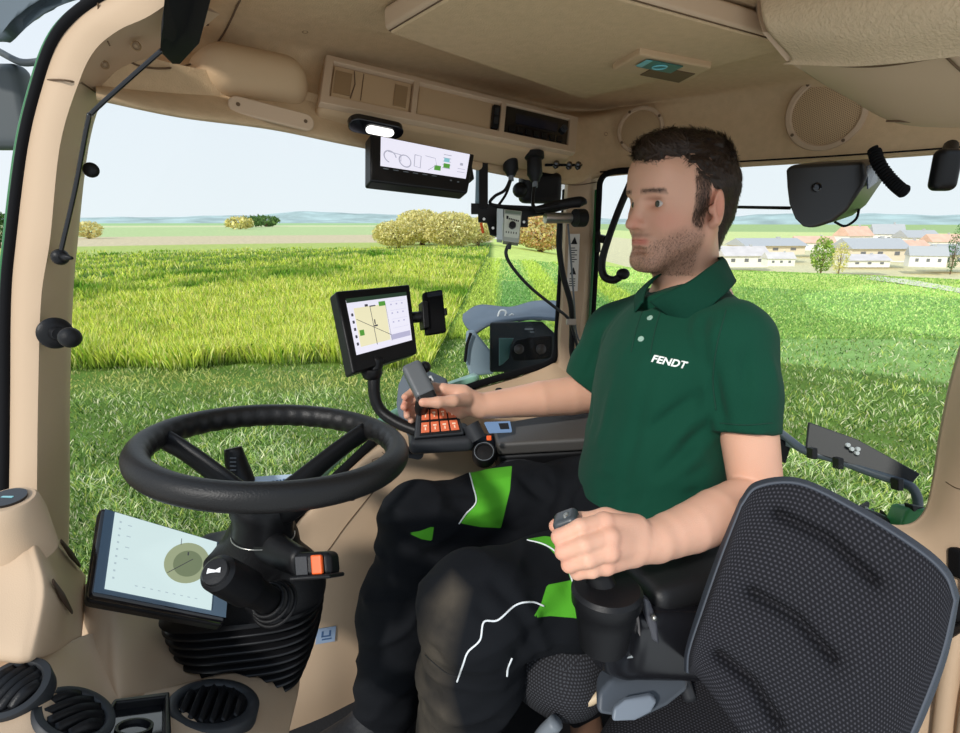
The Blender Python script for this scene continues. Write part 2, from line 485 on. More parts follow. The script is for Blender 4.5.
# ================================================================= grass
def grass_mat(name):
    m = bpy.data.materials.new(name); m.use_nodes = True; nt = m.node_tree; N = nt.nodes; L = nt.links
    N.remove(N['Principled BSDF']); out = N['Material Output']
    a = N.new('ShaderNodeAttribute'); a.attribute_name = 'tone'
    d = N.new('ShaderNodeBsdfDiffuse'); t = N.new('ShaderNodeBsdfTranslucent'); mx = N.new('ShaderNodeMixShader'); mx.inputs[0].default_value = .2
    L.new(a.outputs['Color'], d.inputs[0]); L.new(a.outputs['Color'], t.inputs[0])
    L.new(d.outputs[0], mx.inputs[1]); L.new(t.outputs[0], mx.inputs[2]); L.new(mx.outputs[0], out.inputs[0]); return m
GRM = grass_mat('grass_blades')
def blades(name, x, y, hgt, wid, lean, cols, label, z0=None, stem=None):
    n = len(x); a = rng.uniform(0, 2*np.pi, n); b = rng.uniform(0, 2*np.pi, n)
    z = hterr(x, y) if z0 is None else z0
    base = np.stack([x, y, z-.01], 1); dirh = np.stack([np.cos(a), np.sin(a), 0*a], 1)
    L_ = hgt*rng.uniform(.7, 1.25, n); el = lean*rng.uniform(.4, 1.3, n)          # el: angle from vertical
    el = np.minimum(el, 1.5)
    tip = base + dirh*(L_*np.sin(el))[:,None] + np.stack([0*a,0*a,L_*np.cos(el)],1)
    mid = base*.5+tip*.5 + np.stack([0*a,0*a,L_*.12],1)
    sd_ = np.stack([np.cos(b), np.sin(b), 0*b], 1)*(wid/2)[:,None]
    V = np.stack([base, mid-sd_, tip, mid+sd_], 1).reshape(-1,3)
    Q = np.arange(4*n).reshape(-1,4)
    c4 = np.repeat(cols, 4, axis=0)
    if stem is not None: c4[0::4] *= np.array(stem)
    o = mobj(name, np_mesh(name, V, Q, smooth=False, cols=c4), GRM); return tag(o, label, 'grass', kind='stuff')
def fld(n, a0, a1, d0, d1, pw=1.0):
    u = rng.uniform(0,1,n)**pw; d = 1/(1/d0 + u*(1/d1-1/d0)); a = np.radians(rng.uniform(a0, a1, n))
    return d*np.sin(a), d*np.cos(a), d, a
def mixc(n, pal, w):
    pal = np.array([s2l(*p) for p in pal]); k = rng.choice(len(pal), n, p=np.array(w)/sum(w)); c = pal[k]
    return c*rng.uniform(.75, 1.25, (n,1))
e1 = gp(440, 348); e2 = gp(489, 252); ed = Vector((e2.x-e1.x, e2.y-e1.y)).normalized(); en = Vector((ed.y, -ed.x))   # right edge of the uncut strip
def leftof(x, y): return ((x-e1.x)*en.x+(y-e1.y)*en.y) < 0
r1 = gp(65, 284); r2 = gp(384, 253); rd = Vector((r2.x-r1.x, r2.y-r1.y)).normalized(); rn = Vector((-rd.y, rd.x))
def nz(x, y, f, s=0): return vnoise(np.stack([x, y, 0*x], 1), f, s)
# uncut strip
x, y, d, a = fld(190000, -52, 2, 9.3, 60)
front = 10.0 + .25*np.sin(a*14)+.15*np.sin(a*41)
k = (y > front) & leftof(x, y); x, y, d, a = x[k], y[k], d[k], a[k]; n = len(x)
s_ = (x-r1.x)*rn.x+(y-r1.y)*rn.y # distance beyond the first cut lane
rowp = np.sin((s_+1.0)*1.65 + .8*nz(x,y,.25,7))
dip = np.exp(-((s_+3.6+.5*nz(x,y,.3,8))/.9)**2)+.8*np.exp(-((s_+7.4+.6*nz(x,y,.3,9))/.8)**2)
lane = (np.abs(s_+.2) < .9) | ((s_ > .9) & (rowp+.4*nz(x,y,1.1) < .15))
h = np.where(lane, .07, np.where(s_ > .9, .30, .42*(1-.5*dip)))*(1+.35*nz(x, y, 1.3)+.15*nz(x,y,3.1))
sel = rng.uniform(0,1,n) < np.where(lane, .45, 1); x,y,d,h,lane = x[sel],y[sel],d[sel],h[sel],lane[sel]; n=len(x)
c = mixc(n, [(204,218,84),(230,236,106),(244,240,150),(160,198,72),(236,222,134)], [4,4,2.6,2,1.2])
c = np.where(lane[:,None], mixc(n, [(52,92,38),(74,112,46),(36,66,30)], [3,2,2]), c)  # short lane blades, coloured dark for the shadows of the windrows
gr_ = np.clip(.8*nz(x,y,.9,3)+.9*nz(x,y,.33,6)+.3*nz(x,y,2.7,2)+.05+.9*dip[sel],0,.92)*(~lane)  # random greener patches; dips also greened for the diagonal shadow bands
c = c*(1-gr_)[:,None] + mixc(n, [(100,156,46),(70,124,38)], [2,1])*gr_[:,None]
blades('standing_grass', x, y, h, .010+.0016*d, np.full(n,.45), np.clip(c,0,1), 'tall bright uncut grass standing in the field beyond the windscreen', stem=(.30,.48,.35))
# cut grass lying in front, and the cut lanes further off
x, y, d, a = fld(190000, -58, 56, 3.0, 17)
k = ~((y > 10.1) & leftof(x, y)) & (y < 13.0+.4*np.sin(a*9)+.3*np.sin(a*23)); x, y, d, a = x[k], y[k], d[k], a[k]; n = len(x)
cl = nz(x, y, 2.1, 1)+.5*nz(x, y, 5.3, 2)
h = .13*(1+.5*cl)
c = mixc(n, [(154,184,100),(120,158,78),(202,218,154),(236,234,190),(62,98,46),(186,200,102)], [4,3,3,2.4,1.6,3]) * (1+.42*cl)[:,None]
st_w = (np.exp(-((y-9.1)/.7)**2)*(a<-.05)*.75)[:,None]; c = c*(1-st_w)+mixc(n, [(222,214,130),(196,196,104)], [1,1])*st_w
blades('cut_grass', x, y, h, .006+.0012*d, .75+.45*np.clip(cl+.5,0,1), np.clip(c,0.01,1), 'loose mown grass lying in tangled clumps close around the tractor', z0=hterr(x,y)+.05*np.clip(cl,-.2,1))
x, y, d, a = fld(130000, -12, 56, 11.5, 42)
k = ~leftof(x, y) & (y > 12.6); x, y, d, a = x[k], y[k], d[k], a[k]; n = len(x)
s2 = (x-e1.x)*en.x+(y-e1.y)*en.y
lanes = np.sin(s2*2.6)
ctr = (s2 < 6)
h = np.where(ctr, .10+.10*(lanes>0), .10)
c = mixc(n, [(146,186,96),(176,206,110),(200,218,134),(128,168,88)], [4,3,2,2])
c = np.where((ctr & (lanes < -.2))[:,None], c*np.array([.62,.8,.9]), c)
c = np.where((ctr & (lanes > .3))[:,None], mixc(n, [(206,222,110),(188,212,90)], [1,1]), c)
c = np.where(((~ctr) & (d>16) & (nz(x,y,.25,5)>.25))[:,None], c*1.25+.04, c)
blades('mown_grass', x, y, h, .010+.0014*d, np.full(n,.7), np.clip(c,0,1), 'short mown grass with wheel lanes running away to the village')

# ================================================================= trees and village
def tree(name, px, base, top, wpx, dist_, pal, label, cat, group, n=7000, seed=0):
    r = ray(px, base); x = dist_*r.x/r.y; yb = dist_
    zt = CAM.z + ray(px, top).z*dist_/ray(px, top).y; zb = min(float(hterr(np.array(x), np.array(yb))), zt-1)
    H = zt-zb; W = wpx/FPX*dist_/2
    root = empty(name, (x, yb, zb), label, cat, group)
    g_ = np.random.default_rng(seed+int(px))
    bm = BM()
    tube(bm, [(x,yb,zb),(x+.1*W,yb,zb+H*.35),(x,yb,zb+H*.7)], [W*.10,W*.07,W*.03], 6)
    for k in range(6):
        t = k*1.05; tube(bm, [(x,yb,zb+H*.25),(x+W*.5*math.cos(t),yb+W*.5*math.sin(t),zb+H*(.5+.06*k))], [W*.04,W*.015], 5)
    mobj('trunk', bm, mat('bark', s2l(120,98,76), .9, spec=.1), root)
    lob = g_.normal(0, 1, (26,3)); lob /= np.linalg.norm(lob, axis=1)[:,None]
    th = g_.normal(0,1,(n,3)); th /= np.linalg.norm(th,axis=1)[:,None]
    rad = g_.uniform(.45,1,n)**.5*(1+.9*(np.max(th@lob.T,axis=1)-.86))
    c = np.stack([x+th[:,0]*rad*W, yb+th[:,1]*rad*W, zb+H*.54+th[:,2]*rad*H*.46], 1)
    u = g_.normal(0,1,(n,3)); v = g_.normal(0,1,(n,3)); s = W*(.042 if n > 5000 else .10)*g_.uniform(.6,1.3,n)[:,None]
    V = np.stack([c-u*s*.6, c+v*s*.6, c+u*s*.6, c-v*s*.6],1).reshape(-1,3)
    pa = np.array([s2l(*p) for p in pal]); col = pa[g_.integers(0,len(pa),n)]*g_.uniform(.8,1.2,(n,1))
    mobj('crown', np_mesh('crown', V, np.arange(4*n).reshape(-1,4), False, np.repeat(np.clip(col,0,1),4,axis=0)), GRM, root)
    return root
yel = [(234,220,150),(220,208,130),(242,232,172),(200,192,116)]
grn = [(150,180,80),(120,156,70),(176,196,100)]
W_ = 'pale yellow spring willow clump'
for i, (px, b, t, wp, ds, lb) in enumerate([
    (398,246,221,46,56,'low pale yellow willow at the left end of the row behind the arm terminal'),
    (422,247,211,54,64,'tallest round pale yellow willow in the row above the phone holder'),
    (452,247,213,52,56,'broad straw-coloured willow between the tall round willow and the metal box'),
    (478,246,217,36,63,'thin willow just left of the hanging metal control box'),
    (540,248,212,56,68,'reddish straw-coloured tree behind the black bracket bar near the pillar')]):
    tree('willow_tree', px, b, t, wp, ds+4, yel if i < 4 else [(220,170,120),(206,190,120),(230,214,150)], lb, 'tree', 'pale willows at the field edge', seed=i)
tree('bush', 90, 243, 222, 24, 95, yel, 'small yellowish bush at the far field edge close to the front pillar', 'bush', None, 900)
tree('bush', 240, 232, 217, 26, 210, yel, 'small yellow bush on the skyline in the middle of the windscreen', 'bush', None, 700)
for px, t, wp, lb in ((252,216,20,'dark green tree just right of the yellow skyline bush'),(266,216,26,'dark green tree at the right of the little skyline wood'),(100,221,16,'tiny dark hedge tree on the skyline by the front pillar')):
    tree('skyline_tree', px, 228, t, wp, 260+2.2*(px-250), [(90,120,70),(110,140,80)], lb, 'tree', 'dark trees on the skyline', 600)
tree('round_tree', 822, 262, 238, 20, 118, grn, 'yellow-green round tree standing in front of the village roofs', 'tree', None, 1500)
tree('village_tree', 840, 262, 243, 14, 106, yel, 'pale yellow bush right beside the yellow-green tree by the village', 'bush', None, 900)
tree('village_tree', 955, 250, 226, 12, 130, [(60,110,50),(80,130,60)], 'small dark green tree at the far right edge of the village', 'tree', None, 900)
tree('roadside_tree', 3, 262, 212, 26, 60, [(80,110,60),(60,90,50)], 'dark tree seen past the seal on the outer side of the front pillar', 'tree', None, 1500)

def house(px, base, top, wpx, dist_, wall, roofc, label, turn=0):
    r = ray(px, base); x = dist_*r.x/r.y; y0 = dist_
    zb = CAM.z + r.z*dist_/r.y - 1.0; zt = CAM.z + ray(px, top).z*dist_/ray(px, top).y
    H = zt-zb; W = wpx/FPX*dist_; D_ = W*.55
    root = empty('house', (x, y0, zb), label, 'house', 'village houses')
    ax = Vector((math.cos(turn), math.sin(turn), 0)); ay = Vector((-math.sin(turn), math.cos(turn), 0)); az_ = Vector((0,0,1)); o = Vector((x,y0,zb))
    bm = BM(); add_box(bm, o+az_*H*.28, ax, ay, az_, W, D_, H*.56)
    mobj('walls', bm, mat('plaster_'+wall, {'w':s2l(244,240,232),'c':s2l(236,220,196)}[wall], .9), root)
    bm = BM(); e_ = 1.06
    prism(bm, [o-ax*W*e_/2-ay*D_*.6+az_*H*.54, o-ax*W*e_/2+ay*D_*.6+az_*H*.54, o-ax*W*e_/2+az_*H], ax*W*e_)
    mobj('roof', bm, mat('tiles_'+roofc, {'r':s2l(224,160,132),'p':s2l(232,190,166),'g':s2l(214,206,204)}[roofc], .85, var=.1, vscale=.5), root)
    for k in range(3):
        bm = BM(); add_box(bm, o-ay*(D_/2+.03)+ax*W*(-.3+.3*k)+az_*H*.33, ax, ay, az_, W*.09, .08, H*.16)
        mobj('window', bm, mat('house_window', s2l(120,120,124), .3), root)
    bm = BM(); add_box(bm, o+ax*W*.2+az_*H*.98, ax, ay, az_, W*.05, W*.05, H*.2); mobj('chimney', bm, mat('tiles_r'), root)
for a_ in [
    (500,245,236,40,100,'w','g','low pale farm building behind the hanging metal control box',0),
    (462,244,238,24,98,'w','g','small grey-roofed shed left of the hanging metal control box',.2),
    (740,262,246,44,140,'w','g','long white shed with a pale grey roof just behind the driver collar',.05),
    (778,261,252,26,122,'w','g','low white shed between the driver and the yellow-green tree',-.05),
    (765,250,238,60,170,'c','r','broad red-brown roofed barn behind the white sheds',.1),
    (812,247,236,34,190,'w','p','pale pink roofed house below the mirror housing',-.2),
    (852,244,226,30,200,'w','p','white gabled house right below the big mirror housing',.3),
    (868,256,238,56,150,'c','r','large red roofed barn to the right of the yellow-green tree',.05),
    (885,243,224,26,210,'w','r','white house with a steep red roof on the village skyline',-.3),
    (862,262,254,40,128,'w','g','long low white building in front of the large red barn',0),
    (905,258,240,40,172,'w','p','pink roofed house right of the large red barn',.3),
    (915,243,230,34,200,'w','r','white walled red roofed house right of the skyline house',.1),
    (925,262,246,30,130,'w','r','white gabled house at the front edge of the village',-.4),
    (948,262,244,40,135,'c','r','red roofed barn at the far right end of the village',.1),
    (940,247,234,30,180,'w','p','pale house behind the rightmost red barn',0)]:
    house(*a_)

# ================================================================= cab shell
def pts(*a): return [P(*q) for q in a]
def struct(name, bm, m, **kw):
    o = mobj(name, bm, m, **kw); return tag(o, kind='structure')

# headliner: rim above the glass, cove, flat ceiling
rim = pts((96,92,.70),(180,109,.78),(270,122,.88),(345,137,.97),(450,158,1.14),(540,176,1.32),(575,178,1.42),(600,172,1.46),(660,166,1.40),(740,161,1.32),(850,154,1.2),(960,146,1.1),(1090,134,.98))
lip = [p + (p-CAM).normalized()*.035 - Vector((0,0,.004)) for p in rim]
lip2 = [p + (p-CAM).normalized()*.045 + Vector((0,0,.06)) for p in rim]
cov = [PH(96,50,.26), PH(185,50,.27)] + pts((262,64,.93),(335,70,1.02),(450,98,1.18),(540,122,1.34),(585,122,1.44),(620,116,1.45),(680,108,1.38),(760,98,1.28),(860,88,1.16),(960,78,1.07),(1090,60,.95))
cei = [PH(x,y,.30) for x,y in ((130,-30),(190,5),(255,22),(330,40),(430,70),(540,102),(590,106),(630,100),(700,88),(770,74),(870,56),(970,40),(1100,10))]
cei2= [PH(x,y,.305) for x,y in ((160,-90),(230,-60),(300,-40),(370,-20),(440,10),(520,40),(580,50),(620,50),(680,40),(760,20),(880,0),(990,-20),(1120,-40))]
nea = [Vector((-.34+1.35*i/12,.50,2.6+.31)) for i in range(13)]
bm = BM(); patch(bm, [lip2, lip, rim, cov, cei, cei2, nea], 110, 60)
bmesh.ops.recalc_face_normals(bm, faces=bm.faces)
struct('ceiling', bm, liner, smooth=True)
# outer roof skin above the liner keeps the daylight out
bm = BM(); top = [p+Vector((0,0,.09)) for p in cei]; 
o_ = [p + Vector(((p-CAM).x,(p-CAM).y,0)).normalized()*.22 + Vector((0,0,.05)) for p in rim]
oh = [Vector((p.x,p.y,2.6+.40)) + Vector(((p-CAM).x,(p-CAM).y,0)).normalized()*.03 for p in o_]
rows2bm(bm, [crom(r, 60) for r in (o_, oh, [Vector((p.x,p.y,3.02)) for p in cei2], [p+Vector((0,0,.10)) for p in nea])])
struct('ceiling_skin', bm, mat('roof_shell', s2l(60,66,70), .5), smooth=True, solid=.01)

# front pillar (left of the picture)
Lr = [(0,640,.74),(6,540,.74),(8,480,.73),(9,400,.73),(10,300,.72),(15,240,.71),(27,145,.70),(43,80,.69),(57,42,.68),(76,17,.67),(108,-6,.66),(150,-30,.64)]
Rr = [(38,640,.74),(40,540,.74),(40,480,.73),(41,400,.73),(44,300,.72),(53,240,.71),(63,145,.70),(82,82,.69),(98,50,.68),(122,30,.67),(152,16,.66),(190,-10,.64)]
Ir = [(60,640,.84),(64,540,.84),(64,480,.83),(64,400,.82),(68,300,.80),(73,240,.79),(84,145,.77),(100,97,.745),(118,66,.74),(140,48,.73),(165,36,.72),(205,10,.70)]
Or = [(66,640,.92),(69,540,.92),(70,480,.91),(70,400,.90),(73,300,.88),(78,240,.86),(89,145,.84),(106,95,.82),(140,70,.80),(160,55,.78),(190,38,.77),(220,14,.75)]
bk = [P(x-6,y,z+.05) for x,y,z in Lr]
mid1 = [P((a[0]*.5+b[0]*.5),(a[1]+b[1])/2,a[2]-.012) for a,b in zip(Lr,Rr)]
bm = BM(); rows = [bk, pts(*Lr), [P(x+1.5,y,z-.006) for x,y,z in Lr], mid1, [P(x-3,y,z-.008) for x,y,z in Rr], pts(*Rr), pts(*Ir), pts(*Or), bk]
rr = [crom(r, 60) for r in rows]; rows2bm(bm, rr)
bmesh.ops.recalc_face_normals(bm, faces=bm.faces)
pil = struct('trim_1', bm, beige, smooth=True, auto=50)
# seam across the pillar, bolt, blank cap
bm = BM(); tube(bm, [P(43,80,.688), P(62,80,.675), P(80,83,.686)], .0012, 6, 8); tube(bm, [P(82,83,.688), P(101,96,.74)], .0012, 6)
mobj('seam', bm, mat('dark_gap', s2l(96,74,52), .8), pil)
bm = BM(); tube(bm, [P(98,3,.655),P(100,25,.668),P(110,46,.68)], .001, 6, 8); mobj('seam', bm, mat('dark_gap'), pil)
def bolt(px, py, z, r, parent, m=None, name='bolt', n=None):
    o = P(px,py,z); d = (CAM-o).normalized() if n is None else Vector(n)
    bm = BM(); lathe(bm, o, d, [(r,-.004),(r,.002),(r*.75,.004),(r*.7,.001),(r*.4,.001),(r*.35,.003),(0,.003)], 20)
    return mobj(name, bm, m or mat('liner_moulding_dark', s2l(150,122,88), .6), parent, smooth=True, auto=30)
bolt(71,145,.745,.0068,pil); bolt(136,46,.70,.006,pil); bolt(105,65,.71,.005,pil)
# rubber door seal on the outer edge
bm = BM(); tube(bm, [P(x-4,y,z-.005) for x,y,z in Lr], .0065, 8, 80); sl = struct('trim_2', bm, blackm, smooth=True)
bm = BM(); tube(bm, [P(x-9,y,z+.03) for x,y,z in Lr], .004, 8, 80); mobj('edge', bm, greenp, sl, smooth=True)

# door pillar between windscreen and side window
Lp = [(566,172,1.47),(564,200,1.47),(562,250,1.48),(560,300,1.49),(558,330,1.49),(556,362,1.50),(548,380,1.50)]
Mp = [(590,168,1.46),(588,200,1.46),(586,250,1.46),(583,300,1.46),(580,330,1.46),(578,362,1.46),(576,400,1.46)]
Rp = [(600,170,1.50),(598,200,1.50),(596,250,1.50),(593,300,1.50),(591,330,1.50),(590,362,1.50),(590,400,1.50)]
bm = BM(); rows2bm(bm, [crom(pts(*[(x,y,z+.09) for x,y,z in Lp]),40), crom(pts(*Lp),40), crom(pts(*[(x+3,y,z-.02) for x,y,z in Lp]),40), crom(pts(*Mp),40), crom(pts(*Rp),40), crom(pts(*[(x-2,y,z+.09) for x,y,z in Rp]),40)])
bmesh.ops.recalc_face_normals(bm, faces=bm.faces)
bp_ = struct('trim_3', bm, beige, smooth=True, auto=50)
bm = BM(); tube(bm, pts((563,184,1.455),(578,185,1.44),(597,182,1.48)), .0012, 6, 8); mobj('seam', bm, mat('dark_gap'), bp_)
bm = BM(); tube(bm, pts((640,170,1.40),(612,172,1.44),(601,180,1.465),(599,200,1.47),(596,260,1.48),(592,330,1.48),(590,400,1.48)), .008, 8, 60); s3 = struct('trim_4', bm, blackm, smooth=True)
bm = BM(); tube(bm, pts((596,190,1.475),(593,260,1.475),(589,330,1.475),(587,380,1.475)), .0035, 8, 40); mobj('green_edge', bm, greenp, s3, smooth=True)
bm = BM(); tube(bm, pts((600,172,1.455),(680,165,1.37),(740,161.5,1.31),(850,155,1.19),(960,147,1.09),(1090,135,.97)), .0018, 6, 40); mobj('top_seal', bm, blackm, s3, smooth=True)
# sticker on the pillar
pan = Pl(P(569,234,1.445), P(580,234,1.44), P(567,291,1.45)); bm = BM(); pan.box(bm,0,0,1,1,0,.0015)
stk = mobj('warning_sticker', bm, mat('sticker_white', s2l(226,222,214), .5)); tag(stk, 'narrow white warning sticker running down the door pillar behind the cable', 'sticker')
bm = BM()
for v0 in (.05,.58): prism(bm, [pan.p(.2,v0+.13,.002),pan.p(.8,v0+.13,.002),pan.p(.55,v0,.002)], pan.n*.0005)
for k in range(7): pan.box(bm,.2,.24+.04*k,.8 if k%2 else .6,.255+.04*k,.0015,.002)
for k in range(4): pan.box(bm,.2,.78+.04*k,.75,.795+.04*k,.0015,.002)
mobj('print', bm, black, stk)

# windscreen, wrapping round to the door pillar
gtop = [p + (p-CAM).normalized()*.03+Vector((0,0,.02)) for p in pts((88,92,.76),(180,109,.82),(270,122,.93),(345,137,1.02),(450,158,1.2),(540,176,1.40),(568,178,1.50))]
gbot = pts((62,600,.92),(150,640,1.02),(250,570,1.14),(300,512,1.16),(370,446,1.24),(455,400,1.38),(556,362,1.51))
gmid = [ (a+b)/2 + Vector(((a+b).x/2,(a+b).y/2,0)).normalized()*k for a,b,k in zip(gtop,gbot,(.0,.08,.12,.12,.1,.06,0))]
glass = bpy.data.materials.new('window_glass'); glass.use_nodes = True; nt = glass.node_tree; N = nt.nodes
N.remove(N['Principled BSDF']); tr = N.new('ShaderNodeBsdfTransparent'); tr.inputs[0].default_value = (.97,.99,.985,1); gl = N.new('ShaderNodeBsdfGlossy'); gl.inputs['Roughness'].default_value = .02
fr = N.new('ShaderNodeFresnel'); fr.inputs[0].default_value = 1.3; mx = N.new('ShaderNodeMixShader'); ml = N.new('ShaderNodeMath'); ml.operation='MULTIPLY'; ml.inputs[1].default_value=.5
nt.links.new(fr.outputs[0], ml.inputs[0]); nt.links.new(ml.outputs[0], mx.inputs[0]); nt.links.new(tr.outputs[0], mx.inputs[1]); nt.links.new(gl.outputs[0], mx.inputs[2]); nt.links.new(mx.outputs[0], N['Material Output'].inputs[0])
bm = BM(); patch(bm, [gtop, gmid, gbot], 40, 16); struct('window_1', bm, glass, smooth=True)
stop = pts((600,174,1.52),(740,163,1.36),(850,156,1.24),(960,148,1.14),(1090,136,1.02)); sbot = pts((590,420,1.56),(740,500,1.40),(850,528,1.28),(935,540,1.16),(1040,520,1.06))
bm = BM(); patch(bm, [stop, sbot], 20, 6); struct('window_2', bm, glass, smooth=True)
# seals and painted body edge under the glass
sealp = pts((262,560,1.10),(300,512,1.13),(345,468,1.18),(385,432,1.24),(430,405,1.32),(470,387,1.38),(520,372,1.45),(549,363,1.49),(556,352,1.5),(558,330,1.5),(563,250,1.49),(566,190,1.48))
bm = BM(); tube(bm, sealp, .010, 8, 90); struct('trim_5', bm, blackm, smooth=True)
bm = BM(); rows = [pts((236,575,1.16),(285,512,1.18),(318,480,1.21),(350,450,1.26),(380,428,1.32),(430,398,1.40),(475,380,1.48)),
        pts((250,570,1.15),(300,505,1.17),(330,472,1.2),(362,442,1.25),(392,420,1.30),(440,396,1.38),(480,383,1.44))]
patch(bm, rows, 40, 6); struct('trim_6', bm, paleg, smooth=True, solid=.02)

# beige side lining under the glass (far side of the footwell)
T = pts((255,575,1.10),(300,518,1.13),(345,472,1.18),(385,438,1.24),(430,410,1.32),(470,391,1.38),(520,376,1.45),(560,362,1.49),(600,368,1.5),(680,420,1.42))
T2= pts((255,585,1.09),(305,522,1.12),(352,478,1.16),(392,446,1.21),(436,424,1.28),(474,408,1.34),(520,396,1.41),(560,386,1.45),(600,390,1.46),(680,440,1.40))
M1= pts((262,610,1.10),(312,560,1.13),(360,520,1.17),(405,490,1.21),(445,470,1.26),(485,460,1.29),(525,450,1.36),(560,445,1.42),(600,450,1.44),(680,480,1.38))
B = pts((270,690,1.10),(318,668,1.14),(360,652,1.19),(410,640,1.24),(450,630,1.28),(490,620,1.32),(530,610,1.34),(565,605,1.38),(610,600,1.4),(680,600,1.36))
bm = BM(); patch(bm, [T, T2, M1, B, [p-Vector((0,0,.25)) for p in B]], 80, 40); wr = struct('wall_right', bm, beige, smooth=True, solid=.02, soff=1)
def bvh_of(o):
    dg = bpy.context.evaluated_depsgraph_get(); ev = o.evaluated_get(dg); me = ev.to_mesh()
    W = o.matrix_world; vs = [W@v.co for v in me.vertices]; fs = [tuple(p.vertices) for p in me.polygons]
    b = BVHTree.FromPolygons(vs, fs); ev.to_mesh_clear(); return b
def onsurf(bv, px, py, lift=.002):
    d = ray(px,py).normalized(); h = bv.ray_cast(CAM+d*.25, d)
    if h[0] is None: return None
    return h[0]-d*lift
bpy.context.view_layer.update()
WB = bvh_of(wr)
def seamline(o, bv, pl, r=.0012, m=None, name='seam'):
    pp = [onsurf(bv, x, y, r*.3) for x,y in pl]; pp = [p for p in pp if p]
    if len(pp) < 2: return
    bm = BM(); tube(bm, pp, r, 6, len(pp)*5); return mobj(name, bm, m or mat('dark_gap'), o, smooth=True)
seamline(wr, WB, [(382,482),(365,502),(345,527),(330,548),(318,562)])
seamline(wr, WB, [(382,452),(392,462),(395,470)], .0008)
seamline(wr, WB, [(372,460),(380,458),(384,466),(376,468),(372,460)], .0007)
# wall blanks: dark oval recess, round knob
def ovalpad(px,py,z,w,h,rot,m,name,parent=None,th=.006,nrm=None):
    o = P(px,py,z); n = Vector(nrm) if nrm is not None else (CAM-o).normalized(); x,y,_ = frame(n); xx = RT*math.cos(rot)+UP*math.sin(rot); xx=(xx-n*xx.dot(n)).normalized(); yy=n.cross(xx)
    bm = BM(); q = rrect(w,h,min(w,h)*.48,6); prism(bm,[o+xx*a+yy*b-n*th/2 for a,b in q], n*th); return mobj(name,bm,m,parent,bevel=.001,seg=2)

# rear post and rear quarter lining (right edge)
a = [(1000,200,1.12),(985,290,1.10),(962,370,1.08),(949,430,1.07),(941,480,1.06),(930,515,1.07),(905,529,1.10),(860,520,1.16),(780,492,1.26)]
b = [(1090,200,.92),(1060,290,.90),(1010,380,.92),(990,440,.94),(975,500,.97),(958,545,1.00),(920,560,1.05),(860,552,1.12),(780,520,1.22)]
c = [(1180,200,.80),(1150,290,.78),(1080,420,.82),(1050,500,.88),(1030,600,.92),(1010,700,.95),(930,700,1.02),(860,700,1.10),(780,700,1.2)]
d_ = [(1180,420,.74),(1150,500,.74),(1100,600,.78),(1060,700,.84),(1040,800,.88),(1000,860,.95),(930,860,1.02),(860,860,1.08),(780,860,1.14)]
bm = BM(); patch(bm, [pts(*a), pts(*b), pts(*c), pts(*d_)], 60, 36); rw = struct('wall_rear', bm, beige, smooth=True, solid=.015, soff=1)
bpy.context.view_layer.update(); RB = bvh_of(rw)
seamline(rw, RB, [(946,482),(956,488),(966,490)], .001)
bm = BM(); tube(bm, pts((985,290,1.095),(962,370,1.075),(949,430,1.065),(941,480,1.055),(930,515,1.062),(905,527,1.095),(860,518,1.155),(780,490,1.255)), .004, 8, 50); struct('trim_7', bm, mat('window_rubber', (.03,.04,.035), .6), smooth=True)
# raised ribs of the lower lining
bm = BM(); tube(bm, pts((962,600,.955),(950,680,.97),(942,760,.98)), [.012,.016,.018], 10, 20); mobj('rib', bm, beige, rw, smooth=True)
bm = BM(); tube(bm, pts((985,640,.92),(972,700,.93),(965,760,.94)), [.012,.014,.016], 10, 20); mobj('rib', bm, beige, rw, smooth=True)

# floor
fz = 2.6-1.0
bm = BM(); prism(bm, [Vector((x,y,fz)) for x,y in ((-.50,.34),(.95,.34),(.98,1.02),(.62,1.3),(.30,1.42),(-.1,1.16),(-.46,1.0))], (0,0,-.03))
struct('floor', bm, mat('floor_mat', (.010,.012,.016), .8, bump=.6, bscale=160))

# body of the tractor seen outside left of the front pillar
bm = BM(); bl = pts((-60,-60,1.0),(20,-40,.98),(60,-20,.97),(115,-8,.95)); b2 = pts((-60,44,1.05),(0,42,1.02),(14,40,1.01),(40,8,.98))
patch(bm, [bl, b2], 20, 8); rf = mobj('roof_overhang', bm, mat('roof_underside', s2l(84,96,104), .5), smooth=True, solid=.02); tag(rf, 'dark grey underside of the cab roof edge in the top left corner', 'roof edge')
mr_ = empty('door_mirror', P(8,100,1.15), 'big dark grey outside mirror head seen left of the front pillar', 'mirror')
f = Field(P(12,105,1.15)-Vector((.14,.06,.14)), P(12,105,1.15)+Vector((.12,.07,.14)), .005)
f.box(P(6,108,1.16), (.055,.025,.082), .02, .0)
V_,Q_ = f.mesh(); mobj('housing', np_mesh('housing', V_,Q_), mat('mirror_shell', s2l(70,76,78), .5), mr_)
bm = BM(); tube(bm, pts((0,52,1.14),(20,62,1.12),(36,62,1.08),(44,60,1.0)), .007, 8, 16); mobj('arm', bm, mat('mirror_shell'), mr_, smooth=True)

